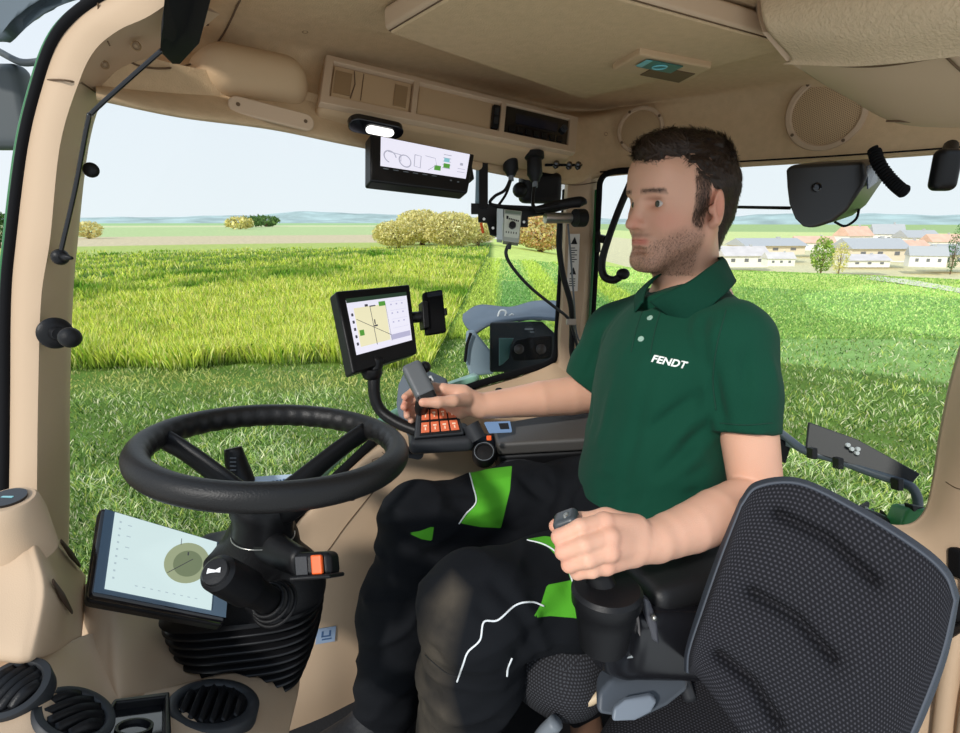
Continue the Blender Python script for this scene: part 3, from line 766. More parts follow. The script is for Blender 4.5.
# ================================================================= fittings under the roof
class Qd:                                # a bent-quad face with bilinear corners
    def __init__(s, tl, tr, bl, br):
        tl, tr, bl, br = [Vector(v) for v in (tl,tr,bl,br)]
        n0 = (tr-tl).cross(bl-tl).normalized(); rr_ = br-CAM; br = CAM + rr_*((tl-CAM).dot(n0)/rr_.dot(n0))
        s.c = [tl,tr,bl,br]
        s.n = (s.c[1]-s.c[2]).cross(s.c[3]-s.c[0]).normalized()
        if s.n.dot(CAM-s.c[0]) < 0: s.n = -s.n
        s.x = ((s.c[1]-s.c[0])+(s.c[3]-s.c[2])).normalized(); s.y = s.n.cross(s.x).normalized()
        s.w = ((s.c[1]-s.c[0]).length+(s.c[3]-s.c[2]).length)/2; s.h = ((s.c[2]-s.c[0]).length+(s.c[3]-s.c[1]).length)/2
    def p(s, u, v, d=0):
        a = s.c[0].lerp(s.c[1], u); b = s.c[2].lerp(s.c[3], u); return a.lerp(b, v)+s.n*d
    def box(s, bm, u0, v0, u1, v1, d0, d1):
        pp = [s.p(u0,v0,d0),s.p(u1,v0,d0),s.p(u1,v1,d0),s.p(u0,v1,d0),s.p(u0,v0,d1),s.p(u1,v0,d1),s.p(u1,v1,d1),s.p(u0,v1,d1)]
        vs = [bm.verts.new(q) for q in pp]
        for f in ((0,1,2,3),(7,6,5,4),(0,4,5,1),(1,5,6,2),(2,6,7,3),(3,7,4,0)): bm.faces.new([vs[i] for i in f])
        bmesh.ops.recalc_face_normals(bm, faces=bm.faces); return bm
    def poly(s, bm, uv, d0, d1): return prism(bm, [s.p(u,v,d0) for u,v in uv], s.n*(d1-d0))
    def line(s, bm, uv, r, d, n=6): return tube(bm, [s.p(u,v,d) for u,v in uv], r, n)
def sdf(name, m, lo, hi, h, fn, parent=None, cols=None, relaxn=1, disp=None):
    f = Field(lo, hi, h); fn(f); V_, Q_ = f.mesh(); V_ = relax(V_, Q_, relaxn)
    me = np_mesh(name, V_, Q_)
    if disp is not None:
        V_ = V_ + vnormals(me)*disp(V_)[:,None]; me = np_mesh(name, V_, Q_)
    if cols is not None:
        at = me.color_attributes.new('tone', 'FLOAT_COLOR', 'POINT'); c4 = np.ones((len(V_),4), dtype=np.float32); c4[:,:3] = cols(V_, vnormals(me)); at.data.foreach_set('color', c4.ravel())
    return mobj(name, me, m, parent)
bpy.context.view_layer.update()
CB = bvh_of(bpy.data.objects['ceiling'])
def uvmat(name, base, dot, nu, nv, size=.32, rough=.8, bump=.6, stagger=True, fine=True):
    if name in MATS: return MATS[name]
    m = bpy.data.materials.new(name); m.use_nodes = True; nt = m.node_tree; N = nt.nodes; L = nt.links; b = N['Principled BSDF']
    b.inputs['Roughness'].default_value = rough; b.inputs['Specular IOR Level'].default_value = .25
    tc = N.new('ShaderNodeTexCoord'); sp = N.new('ShaderNodeSeparateXYZ'); L.new(tc.outputs['UV'], sp.inputs[0])
    def M(op, a, b_=None, c=None):
        q = N.new('ShaderNodeMath'); q.operation = op
        for i, v in enumerate((a,b_,c)):
            if v is None: continue
            if isinstance(v,(int,float)): q.inputs[i].default_value = v
            else: L.new(v, q.inputs[i])
        return q.outputs[0]
    U = M('MULTIPLY', sp.outputs[0], nu); V_ = M('MULTIPLY', sp.outputs[1], nv)
    row = M('FLOOR', V_); off = M('MULTIPLY', M('MODULO', row, 2), .5 if stagger else 0)
    fu = M('SUBTRACT', M('FRACT', M('ADD', U, off)), .5); fv = M('SUBTRACT', M('FRACT', V_), .5)
    d = M('SQRT', M('ADD', M('MULTIPLY', fu, fu), M('MULTIPLY', fv, M('MULTIPLY', fv, 1.0))))
    k = N.new('ShaderNodeMapRange'); k.inputs[1].default_value = size-.1; k.inputs[2].default_value = size+.1; k.inputs[3].default_value=1; k.inputs[4].default_value=0; L.new(d, k.inputs[0])
    mx = N.new('ShaderNodeMix'); mx.data_type='RGBA'; mx.inputs[6].default_value=(*base,1); mx.inputs[7].default_value=(*dot,1); L.new(k.outputs[0], mx.inputs[0]); L.new(mx.outputs[2], b.inputs['Base Color'])
    bp = N.new('ShaderNodeBump'); bp.inputs['Strength'].default_value=bump; bp.inputs['Distance'].default_value=.001; L.new(k.outputs[0], bp.inputs['Height']); L.new(bp.outputs[0], b.inputs['Normal'])
    MATS[name] = m; return m
perf = uvmat('perforated_beige', s2l(188,160,124), s2l(110,84,58), 38, 44, .26, .7, -.4)
def speaker(px, py, r, label, zz=None, hole=4):
    d = ray(px,py).normalized(); h = CB.ray_cast(CAM, d); o = h[0]; n = h[1] if h[1].dot(d) < 0 else -h[1]
    n = (n*.6 - d*.4).normalized()
    root = empty('ceiling_speaker', o, label, 'speaker')
    x, y, z = frame(n)
    bm = BM(); lathe(bm, o-n*.015, n, [(r,0),(r,.024),(r*.97,.029),(r*.86,.030),(r*.82,.026),(r*.82,.01),(0,.01)], 48)
    mobj('rim', bm, beige, root, smooth=True, auto=35)
    bm = BM(); cv = bm.verts.new(o+n*.016); L = None; ring = []
    R = 12; rows = []
    for j in range(1, R+1):
        rr = r*.82*j/R; rows.append([bm.verts.new(o+n*(.010+.006*(1-(j/R)**2)) + (x*math.cos(t)+y*math.sin(t))*rr) for t in (2*math.pi*k/40 for k in range(40))])
    for k in range(40):
        bm.faces.new((cv, rows[0][k], rows[0][(k+1)%40]))
        for j in range(R-1): bm.faces.new((rows[j][k], rows[j+1][k], rows[j+1][(k+1)%40], rows[j][(k+1)%40]))
    UVL = bm.loops.layers.uv.verify()
    for fc in bm.faces:
        for l in fc.loops:
            q = l.vert.co-o; l[UVL].uv = (.5+q.dot(x)/(2*r), .5+q.dot(y)/(2*r))
    bmesh.ops.recalc_face_normals(bm, faces=bm.faces)
    mobj('grille', bm, perf, root, smooth=True)
    for k in range(hole):
        t = .6+k*2*math.pi/hole; c = o+n*.0155+(x*math.cos(t)+y*math.sin(t))*r*.91
        bm = BM(); lathe(bm, c, n, [(.0035,-.004),(.0035,.0006),(0,.0006)], 12); mobj('screw_hole', bm, mat('dark_gap'), root)
    return root
speaker(826,113,.078,'large round beige speaker with dotted grille above the big black mirror housing')
speaker(641,131,.058,'smaller round beige speaker grille just above the driver hair')
# small blank oval and dimples on the liner
def on_ceiling(px, py, lift=.0):
    d = ray(px,py).normalized(); h = CB.ray_cast(CAM, d); n = h[1] if h[1].dot(d)<0 else -h[1]; return h[0]-d*lift, n
o,n = on_ceiling(272,115,.012); n=(n*.5+(CAM-o).normalized()*.5).normalized()
x = (P(310,122,.9)-P(234,108,.86)).normalized(); x=(x-n*x.dot(n)).normalized(); y=n.cross(x)
bm = BM(); prism(bm, [o+x*a+y*b for a,b in rrect(.128,.028,.0138,8)], n*.007); t=mobj('ceiling_blank', bm, beige, bevel=.003); tag(t,'long oval beige cover plate on the roof lining above the windscreen','cover')
for q in (-.05,.05):
    bm=BM(); lathe(bm,o+x*q+n*.007,n,[(.003,0),(.003,.001),(0,.001)],10); mobj('screw', bm, mat('dark_gap'), t)
def tb(pl, name, r=.0014):
    pp=[on_ceiling(a,b,.0005)[0] for a,b in pl]; bm=BM(); tube(bm,pp,r,6,len(pp)*6); o=mobj(name,bm,mat('dark_gap'),bpy.data.objects['ceiling'],smooth=True); return o
tb([(120,55),(140,66),(170,68),(200,60),(222,36),(240,0)],'seam')
for q in ((188,52),(206,24)):
    o,n=on_ceiling(*q); bm=BM(); lathe(bm,o,n,[(.004,-.002),(.004,.001),(0,.001)],12); mobj('dimple', bm, mat('dark_gap'), bpy.data.objects['ceiling'])
for q in ((305,32),(350,86),(606,134)):
    o,n=on_ceiling(*q); bm=BM(); lathe(bm,o-n*.001,n,[(.006,0),(.005,.0015),(.003,.001),(0,.0005)],14); mobj('plug', bm, mat('liner_moulding_dark'), bpy.data.objects['ceiling'])
# moulded bulge left of the console
def blg(f):
    c=P(250,80,.915); f.box(c,(.085,.06,.042),.038,.0,(Vector((.72,.69,0)),Vector((-.69,.72,0)),Vector((0,0,1))))
t=sdf('air_duct_housing', liner2, P(250,80,.915)-Vector((.14,.14,.09)), P(250,80,.915)+Vector((.14,.14,.09)), .005, blg, relaxn=3)
tag(t,'rounded box-shaped beige bulge of the roof lining left of the overhead console','housing')
# black blind cassette between pillar and roof lining
bm = BM(); prism(bm, pts((164,-20,.60),(200,-20,.62),(188,30,.66),(168,52,.68),(158,52,.68),(162,25,.64)), FWD*.03)
t = mobj('blind_cassette', bm, black, bevel=.004); tag(t,'black roller blind end tucked between front pillar and roof lining','blind')
bm = BM(); tube(bm, pts((162,50,.66),(128,80,.665),(93,112,.67),(88,122,.67),(75,190,.69),(60,255,.70)), .0028, 8, 60); t = mobj('blind_rod', bm, gloss, smooth=True)
tag(t,'thin black bent rod running from the blind down along the front pillar','rod')
bm = BM(); o=P(60,257,.70); lathe(bm,o,(CAM-o),[(.009,-.006),(.010,.0),(.007,.006),(0,.007)],18); tube(bm,[o,P(72,258,.69)],[.006,.002],8); mobj('foot', bm, black, t, smooth=True)
# ball mount on the pillar
o = P(55,333,.715); root = empty('ball_mount', o, 'black ball-head accessory mount screwed to the front pillar', 'mount')
n = (P(72,338,.66)-o).normalized()
bm = BM(); lathe(bm,o,n,[(.019,-.006),(.020,.002),(.017,.006),(.009,.008),(.0075,.016),(.0075,.022)],28); mobj('base', bm, black, root, smooth=True, auto=40)
bm = BM(); sph(bm,P(70,337.5,.675),.0125,20); mobj('ball', bm, rubber, root, smooth=True)
o = P(91,170,.80); bm = BM(); lathe(bm,o,(CAM-o),[(.010,-.003),(.0105,.001),(.006,.004),(0,.005)],24,sx=1); t=mobj('suction_cup',bm,black,smooth=True); tag(t,'small round black suction cup stuck on the windscreen beside the front pillar','suction cup')

# overhead console
root = empty('overhead_console', P(445,110,1.13), 'long beige overhead console strip with two compartments and a radio above the windscreen', 'console')
q = Qd(P(325,57,.985), P(576,119,1.335), P(318,108,.93), P(573,157,1.28))
bm = BM(); q.box(bm,0,0,1,1,-.07,0); mobj('body', bm, liner2, root, bevel=.014, seg=5)
bm = BM()
for u0,v0,u1,v1 in ((.0,.02,1,.13),(.0,.80,1,.96),(.0,.10,.025,.82),(.285,.10,.305,.82),(.63,.10,.652,.82),(.958,.10,1,.82)): q.box(bm,u0,v0,u1,v1,-.004,.009)
mobj('frame', bm, beige, root, bevel=.002, seg=2)
for nm,u0,u1,m in (('compartment_door',.03,.28,liner2),('compartment_door',.31,.595,liner2)):
    bm = BM(); q.box(bm,u0,.17,u1,.78,0,.004 if u0<.1 else .0015); dd = mobj(nm, bm, m, root, bevel=.001, seg=2)
    if u0 < .1:
        for a,b_ in ((.035,.085),(.225,.268)):
            bm = BM(); q.box(bm,a,.26,b_,.7,.004,.0055); mobj('vent_grid', bm, mat('liner_moulding_dark'), dd)
        bm = BM(); q.line(bm,[(.09,.2),(.097,.45),(.088,.74)],.001,.005); q.line(bm,[(.12,.2),(.12,.74)],.0006,.005); mobj('crease', bm, mat('dark_gap'), dd)
bm = BM(); q.box(bm,.598,.2,.628,.74,0,.008); sw = mobj('switch', bm, black, root, bevel=.002)
bm = BM(); q.box(bm,.605,.3,.621,.45,.008,.010); q.box(bm,.605,.52,.621,.66,.008,.010); mobj('rocker', bm, dgrey, sw)
bm = BM(); q.box(bm,.655,.15,.955,.8,0,.006); rd_ = mobj('radio', bm, gloss, root, bevel=.0015, seg=2)
bm = BM(); q.box(bm,.70,.3,.90,.52,.006,.0066); mobj('display', bm, mat('radio_display',(.008,.012,.03),.1), rd_)
for k in range(7):
    bm = BM(); q.box(bm,.675+k*.038,.62,.70+k*.038,.74,.006,.0085); mobj('button', bm, black, rd_)
bm = BM(); lathe(bm, q.p(.93,.42,.006), q.n, [(.008,0),(.0075,.008),(0,.008)], 20); mobj('knob', bm, dgrey, rd_, smooth=True, auto=40)
# reading light
o = P(376,127,.95); xx = (P(402,131,.985)-P(348,120,.93)).normalized(); n = (CAM-o).normalized()*.6+Vector((0,0,-.8)); n=(n-xx*n.dot(xx)).normalized(); yy=n.cross(xx)
root = empty('reading_light', o, 'black oval reading light with glowing white lens above the roof screen', 'light')
bm = BM(); prism(bm,[o+xx*a+yy*b-n*.006 for a,b in rrect(.098,.034,.0165,7)], n*.012); mobj('body', bm, gloss, root, bevel=.002)
bm = BM(); prism(bm,[o+xx*(a+.006)+yy*b+n*.006 for a,b in rrect(.05,.018,.0088,7)], n*.003); mobj('lens', bm, mat('lit_lens',(.9,.9,.9),.3,emit=(1,.97,.92),es=2.0), root, bevel=.001)

# screens
def emis(name, rgb, s=1.0): return mat('screen_'+name, tuple(c*.1 for c in s2l(*rgb)), .3, emit=s2l(*rgb), es=s)
sw_ = emis('white',(232,230,244)); sg = emis('green',(84,150,60)); sgy = emis('grey',(170,170,186)); sbk = emis('dark',(40,60,46)); smap = emis('map',(232,226,188)); slav = emis('lavender',(214,210,232)); sdk = emis('ink',(60,60,70)); sbl = emis('cyan',(130,190,200))
root = empty('roof_terminal', P(423,165,1.06), 'wide black touchscreen hanging from the roof lining showing tractor drawings', 'screen')
q = Qd(P(371,133,.93), P(475,154,1.05), P(371,181,.91), P(468,193,1.03))
bm = BM(); q.box(bm,0,0,1,1,-.028,0); mobj('housing', bm, black, root, bevel=.004)
bm = BM(); q.box(bm,.085,.04,.945,.66,0,.0008); sc = mobj('display', bm, sw_, root)
bm = BM()
def ring(bm, q, u, v, r, t, d=.0012, a0=0, a1=360):
    c = q.p(u,v,d); pp=[c+q.x*r*math.cos(math.radians(a))+q.y*r*math.sin(math.radians(a)) for a in np.linspace(a0,a1,22)]; tube(bm,pp,t,4)
ring(bm,q,.17,.44,.011,.0012,a1=250); ring(bm,q,.31,.48,.011,.0012); q.line(bm,[(.15,.33),(.27,.36),(.27,.5)],.0008,.001); q.line(bm,[(.40,.3),(.46,.31),(.46,.58),(.40,.56),(.40,.3)],.0008,.001); q.line(bm,[(.5,.28),(.6,.3),(.62,.45),(.54,.6)],.0006,.001)
for k in range(5): q.box(bm,.68+.0*k,.16+.08*k,.76,.175+.08*k,.0008,.0011)
q.box(bm,.86,.30,.89,.36,.0008,.0011); q.box(bm,.84,.44,.92,.45,.0008,.0011); q.box(bm,.84,.52,.92,.53,.0008,.0011)
mobj('drawing', bm, sgy, sc)
bm = BM(); q.box(bm,.60,.46,.665,.57,.0008,.0014); q.box(bm,.69,.38,.755,.48,.0008,.0014); mobj('green_tiles', bm, sg, sc)
bm = BM(); q.box(bm,.69,.25,.745,.34,.0008,.0014); mobj('cyan_tile', bm, sbl, sc)
bm = BM()
for k in range(6): q.box(bm,.11+.095*k,.70,.16+.095*k,.715,.0,.0008)
q.box(bm,.78,.74,.80,.77,0,.0008); q.box(bm,.86,.75,.88,.78,0,.0008); mobj('key_marks', bm, mgrey, sc)
bm = BM(); add_box(bm, q.p(.95,.3,-.03), q.x, q.y, q.n, .05,.03,.02); mobj('bracket', bm, black, root, bevel=.003)

root = empty('arm_terminal', P(380,330,1.2), 'black touchscreen on a bent arm showing a yellow map in front of the field', 'screen')
q = Qd(P(336,291,1.14), P(410,284,1.27), P(353,374,1.11), P(418,353,1.23)); QT = q
bm = BM(); q.box(bm,0,0,1,1,-.034,0); mobj('housing', bm, black, root, bevel=.005)
bm = BM(); q.box(bm,.095,.13,.925,.80,0,.0008); sc = mobj('display', bm, sw_, root)
bm = BM(); q.box(bm,.095,.11,.925,.165,.0008,.0014); mobj('title_bar', bm, sbk, sc)
bm = BM(); q.box(bm,.17,.24,.60,.72,.0008,.0012); mobj('map', bm, smap, sc)
bm = BM()
for r_ in range(4): q.box(bm,.66,.22+.12*r_,.90,.222+.12*r_,.0008,.0014)
q.box(bm,.62,.66,.91,.73,.0008,.0014); 
for r_ in range(3):
    for c_ in range(3): q.box(bm,.67+.08*c_,.25+.12*r_,.69+.08*c_,.27+.12*r_,.0008,.0014)
mobj('tiles', bm, emis('tile',(180,178,206)), sc)
bm = BM(); q.line(bm,[(.18,.38),(.40,.52),(.62,.66)],.0006,.0014,4); q.line(bm,[(.385,.24),(.40,.74)],.0006,.0014,4); q.line(bm,[(.60,.22),(.62,.74)],.0003,.0014,4)
q.box(bm,.32,.21,.36,.24,.0008,.0016); q.box(bm,.38,.235,.46,.25,.0008,.0016); q.box(bm,.41,.42,.425,.48,.0008,.0016); q.box(bm,.40,.49,.45,.51,.0008,.0016)
for k in range(5): q.box(bm,.125,.3+.09*k,.15,.335+.09*k,.0008,.0016)
mobj('map_marks', bm, sdk, sc)
bm = BM(); q.box(bm,.51,.20,.60,.26,.0008,.0016); q.box(bm,.19,.52,.25,.59,.0008,.0016); mobj('green_tiles', bm, sg, sc)
bm = BM(); a0 = q.p(.42,1.0,-.02)
tube(bm, [a0+Vector((0,0,.02)), P(374,378,1.16), P(375,398,1.16), P(382,412,1.16), P(400,424,1.15), P(420,432,1.14)], [.017,.013,.012,.012,.012,.012], 10, 24); mobj('arm', bm, black, root, smooth=True)
bm = BM(); lathe(bm, P(372,373,1.16), (0,0,-1), [(.020,-.01),(.022,.0),(.018,.010),(.015,.012)], 20); mobj('joint', bm, black, root, smooth=True, auto=40)
# phone in a cradle at the side of the arm terminal
root = empty('phone_cradle', P(433,312,1.27), 'black clamp cradle holding a small device on the right side of the arm terminal', 'phone holder')
q = Qd(P(424,292,1.27), P(443,289,1.29), P(427,335,1.26), P(447,332,1.28))
bm = BM(); q.box(bm,0,.0,1,1,-.02,0); mobj('device', bm, blackm, root, bevel=.005)
bm = BM(); q.box(bm,.15,.04,.95,.14,0,.001); mobj('display', bm, mat('dim_display',(.01,.02,.04),.1), root)
bm = BM(); q.box(bm,-.18,.22,.12,.85,-.024,.007); q.box(bm,.93,.45,1.08,.62,-.02,.006); mobj('clamp', bm, black, root, bevel=.003)
bm = BM(); tube(bm, [P(428,316,1.28), P(408,318,1.27)], .013, 12); mobj('stub', bm, black, root, smooth=True, auto=50)

# rear view camera box, cable plugs, bracket and control box by the door pillar
root = empty('implement_bracket', P(520,212,1.24), 'black steel bracket with crossbar and silver tube under the overhead console by the door pillar', 'bracket')
bm = BM(); prism(bm, pts((479,157,1.2),(488,158,1.2),(488,208,1.2),(479,208,1.2)), FWD*.015); mobj('upright', bm, black, root, bevel=.001, seg=2)
bm = BM(); prism(bm, pts((471,203,1.2),(535,206,1.22),(580,198,1.26),(582,204,1.26),(545,214,1.23),(528,216,1.22),(528,226,1.22),(520,226,1.22),(520,218,1.22),(497,216,1.21),(497,236,1.21),(490,234,1.21),(487,222,1.21),(478,221,1.2),(478,213,1.2),(471,213,1.2)), FWD*.012); mobj('crossbar', bm, black, root, bevel=.001, seg=2)
bm = BM(); tube(bm, [P(545,218,1.2), P(576,218,1.22)], .0115, 20); mobj('silver_tube', bm, steel, root, smooth=True, auto=50)
bm = BM(); tube(bm, [P(575,218,1.2), P(584,218,1.21)], .019, 20); tube(bm, pts((535,210,1.2),(558,205,1.2),(580,202,1.2),(583,205,1.2)), [.007,.010,.012,.008], 10, 20); mobj('clamp', bm, rubber, root, smooth=True, auto=50)
bm = BM(); prism(bm, pts((476,166,1.21),(479,166,1.21),(479,205,1.21),(475,205,1.21)), FWD*.01); mobj('silver_rail', bm, mat('pale_rail', s2l(150,180,196), .35), root)
bm = BM(); tube(bm, pts((481,223,1.195),(483,233,1.195)), .003, 8); mobj('orange_tag', bm, orange, root)
for x_,y_,z_ in ((484,219,1.19),(493,228,1.2),(524,222,1.21)):
    bm = BM(); lathe(bm, P(x_,y_,z_), CAM-P(x_,y_,z_), [(.003,-.002),(.003,.002),(0,.002)], 10); mobj('screw', bm, steel, root)
bm = BM(); bb = P(540,188,1.34)
f_ = lambda f: f.box(bb,(.052,.02,.036),.014,0,(Vector((.95,.3,0)),Vector((-.3,.95,0)),Vector((0,0,1))))
t = sdf('inside_mirror', black, bb-Vector((.09,.06,.06)), bb+Vector((.09,.06,.06)), .004, f_, relaxn=2); tag(t,'small black rounded mirror back behind the two cable plugs','mirror')
bm = BM(); tube(bm, [P(530,160,1.34), P(534,180,1.33)], .006, 8); sph(bm,P(520,190,1.31),.018,14); mobj('stem', bm, black, t, smooth=True)
def plug(px, y0, y1, z, label):
    r_ = empty('cable_plug', P(px,y0,z), label, 'plug', 'cable plugs under the console')
    bm = BM(); a=P(px,y0,z); b_=P(px+1,y1,z); d=b_-a; L=d.length
    lathe(bm, a, d, [(.022,0),(.022,L*.18),(.016,L*.22),(.017,L*.75),(.013,L*.85),(.009,L)], 20); mobj('body', bm, rubber, r_, smooth=True, auto=40)
    bm = BM(); lathe(bm, a+d*.98, d, [(.006,0),(.006,L*.2),(.0,L*.2)], 12); mobj('neck', bm, mgrey, r_, smooth=True, auto=40)
plug(510,150,176,1.22,'shorter left cable plug hanging under the console above the metal box')
plug(534,153,182,1.22,'longer right cable plug hanging under the console near the door pillar')
def cable(pl, r, label, name='cable', m=None, n=40):
    bm = BM(); tube(bm, pts(*pl), r, 8, n); t = mobj(name, bm, m or rubber, smooth=True); return tag(t, label, 'cable')
cable([(511,178,1.22),(505,190,1.215),(495,196,1.21),(490,203,1.21),(500,206,1.20),(530,208,1.195)],.0035,'black cable looping from the left plug onto the crossbar')
cable([(511,180,1.225),(506,194,1.225),(498,206,1.215)],.003,'short black cable from the left plug down behind the crossbar')
cable([(535,184,1.22),(533,196,1.215),(534,207,1.2),(545,208,1.19),(575,200,1.2)],.004,'black cable from the right plug along the crossbar to the pillar')
cable([(560,222,1.3),(559,245,1.32),(563,275,1.34),(571,305,1.36),(572,330,1.38),(572,352,1.39),(577,368,1.4)],.007,'thick black cable hanging down in front of the door pillar')
cable([(568,224,1.3),(571,260,1.34),(574,300,1.38),(577,335,1.40),(588,352,1.42)],.0025,'thin grey cable hanging beside the thick black one on the pillar', m=mgrey)
cable([(509,243,1.2),(506,254,1.2),(513,268,1.22),(530,287,1.26),(552,305,1.31),(568,318,1.35),(573,330,1.37),(578,350,1.39),(580,364,1.4)],.0038,'grey cable sagging from the metal control box across to the door pillar', m=dgrey)
bm = BM(); add_box(bm, P(571,322,1.34), RT, UP, FWD, .022,.014,.02); t=mobj('cable_clip', bm, mat('clip_grey', s2l(170,160,148), .5), bevel=.002); tag(t,'pale clip tying the cables together on the door pillar','clip')
# toggles under the console
for i,(px,py) in enumerate(((556,165),(569,166),(578,166))):
    o = P(px,py,1.25); bm = BM(); lathe(bm,o,(-.2,-.8,-.4),[(.007,-.01),(.007,.004),(.003,.006),(.003,.016),(0,.017)],12)
    t = mobj('toggle_switch', bm, gloss, smooth=True, auto=40); tag(t,['left one of three tiny black toggles under the radio','middle one of three tiny black toggles under the radio','right one of three tiny black toggles under the radio'][i],'switch','toggles under the radio')
bm = BM(); tube(bm, pts((545,165,1.26),(582,165,1.27)), .003, 6); t=mobj('toggle_rail', bm, blackm); tag(t,'thin black rail that carries the three toggles under the radio','rail')
root = empty('control_box', P(510,226,1.17), 'small silver metal control box with round black knob hanging under the bracket', 'control box')
q = Qd(P(504,209,1.16), P(522,211,1.16), P(503,241,1.16), P(519,243,1.16))
bm = BM(); q.box(bm,0,0,1,1,-.03,0); mobj('case', bm, mat('box_silver', s2l(168,172,160), .4, metal=.3), root, bevel=.0015)
bm = BM(); q.box(bm,-.38,-.02,-.03,.96,-.03,-.004); mobj('side_plate', bm, mat('side_silver', s2l(200,210,210), .4), root, bevel=.001)
bm = BM(); q.box(bm,.05,.16,.95,.86,0,.0008); mobj('label_plate', bm, mat('label_cream', s2l(210,214,196), .5), root)
bm = BM(); q.box(bm,.08,.03,.95,.12,0,.001); mobj('top_band', bm, mat('olive', s2l(110,124,106), .5), root)
bm = BM(); q.box(bm,.15,.20,.27,.30,.0008,.0012)
for k in range(6): q.box(bm,.30+k*.1,.26+.008*k,.37+k*.1,.31+.008*k,.0008,.0012)
for k in range(5): q.box(bm,.15+k*.15,.68,.2+k*.15,.74,.0008,.0012)
mobj('print', bm, black, root)
bm = BM(); lathe(bm, q.p(.52,.49,0), q.n, [(.0075,0),(.007,.01),(0,.01)], 20); mobj('knob', bm, black, root, smooth=True, auto=40)
bm = BM(); tube(bm, [P(510,243,1.175), P(509,249,1.18)], .004, 10); mobj('gland', bm, dgrey, root)

# grab handle in the side window
root = empty('grab_handle', P(606,240,1.44), 'long black curved grab handle in the side window in front of the driver face', 'handle')
bm = BM(); tube(bm, pts((634,174,1.40),(629,186,1.40),(618,212,1.41),(608,240,1.42),(602,262,1.43),(604,276,1.43),(613,280,1.42),(620,277,1.41)), [.009,.009,.009,.009,.010,.010,.010,.010], 12, 60); mobj('grip', bm, black, root, smooth=True)
bm = BM(); sph(bm, P(623,274,1.41), .016, 16, (1.1,.8,.9)); mobj('end_cap', bm, black, root, smooth=True)
bm = BM(); tube(bm, pts((598,238,1.49),(607,240,1.43)), .011, 10); tube(bm, pts((598,232,1.47),(598,252,1.47)), .007, 8); mobj('bracket', bm, black, root, smooth=True, auto=40)
bm = BM(); add_box(bm, P(640,173,1.41), RT, UP, FWD, .05,.012,.03); mobj('top_mount', bm, slate, root, bevel=.004)
# black knob on the pillar
bm = BM(); o=P(588,331,1.44); lathe(bm,o,(CAM-o),[(.008,-.006),(.009,.004),(0,.008)],14); t=mobj('pillar_knob',bm,black,smooth=True); tag(t,'tiny black knob on the door pillar beside the green sleeve','knob')

# big mirror housing hanging on the right
root = empty('side_mirror', P(825,190,1.08), 'big black angular mirror housing with a round centre plug in the side window', 'mirror')
fo = [(785,171),(788,165),(864,161),(866,176),(863,186),(846,211),(832,222),(812,229),(802,227),(794,219),(788,204),(786,188)]
ext = P(884,160,1.13)-P(864,163,1.05)
bm = BM(); pf = [P(x,y,1.05) for x,y in fo]; prism(bm, pf, ext); mobj('housing', bm, mat('mirror_black',(.014,.013,.012),.35, spec=.5), root, bevel=.008, seg=4)
bm = BM(); o=P(817,187,1.048); lathe(bm,o,-FWD,[(.008,-.003),(.0085,.001),(.006,.002),(.005,-.001),(0,-.001)],24); mobj('centre_plug', bm, gloss, root, smooth=True, auto=40)
bm = BM(); tube(bm, pts((835,222,1.09),(845,226,1.1),(856,219,1.11),(859,209,1.11)), .0025, 8, 20); mobj('cable_loop', bm, blackm, root, smooth=True)
bm = BM(); tube(bm, [P(790,208,1.2),P(735,207,1.35),P(690,206,1.48)], .0035, 8, 12); mobj('arm', bm, black, root, smooth=True)
bm = BM(); prism(bm, pts((866,166,1.058),(877,163,1.10),(876,182,1.10),(867,189,1.058)), Vector((.002,-.001,0))); mobj('side_panel', bm, mat('blue_reflection_tint', s2l(62,74,92), .25), root)  # side facet with its blue reflection put into the colour
# coiled cable
cpts = crom(pts((874,150,1.04),(879,164,1.03),(889,178,1.02),(899,188,1.01),(905,192,1.01)), 200)
bm = BM(); hp = []
for i,p in enumerate(cpts):
    t_ = (cpts[min(i+1,199)]-cpts[max(i-1,0)]).normalized(); x,y,_ = frame(t_); a = i/199*22*2*math.pi; hp.append(p+(x*math.cos(a)+y*math.sin(a))*.0085)
hp2 = crom(hp, 460); tube(bm, hp2, .0035, 5); t = mobj('coiled_cable', bm, blackm, smooth=True); tag(t,'coiled black cable hanging from the roof lining right of the mirror housing','cable')
bm = BM(); tube(bm, cpts[::20], .007, 8); mobj('core', bm, blackm, t, smooth=True)
# small black camera at the right edge
bb = P(945,170,1.0)
t = sdf('cab_camera', black, bb-Vector((.05,.05,.06)), bb+Vector((.05,.05,.06)), .0025, lambda f: f.box(bb,(.022,.014,.036),.012,0), relaxn=2); tag(t,'small rounded black unit hanging at the upper right edge of the side window','camera')
bm = BM(); tube(bm, [P(951,146,1.02),P(949,156,1.0)], .012, 12); mobj('mount', bm, black, t, smooth=True, auto=40)

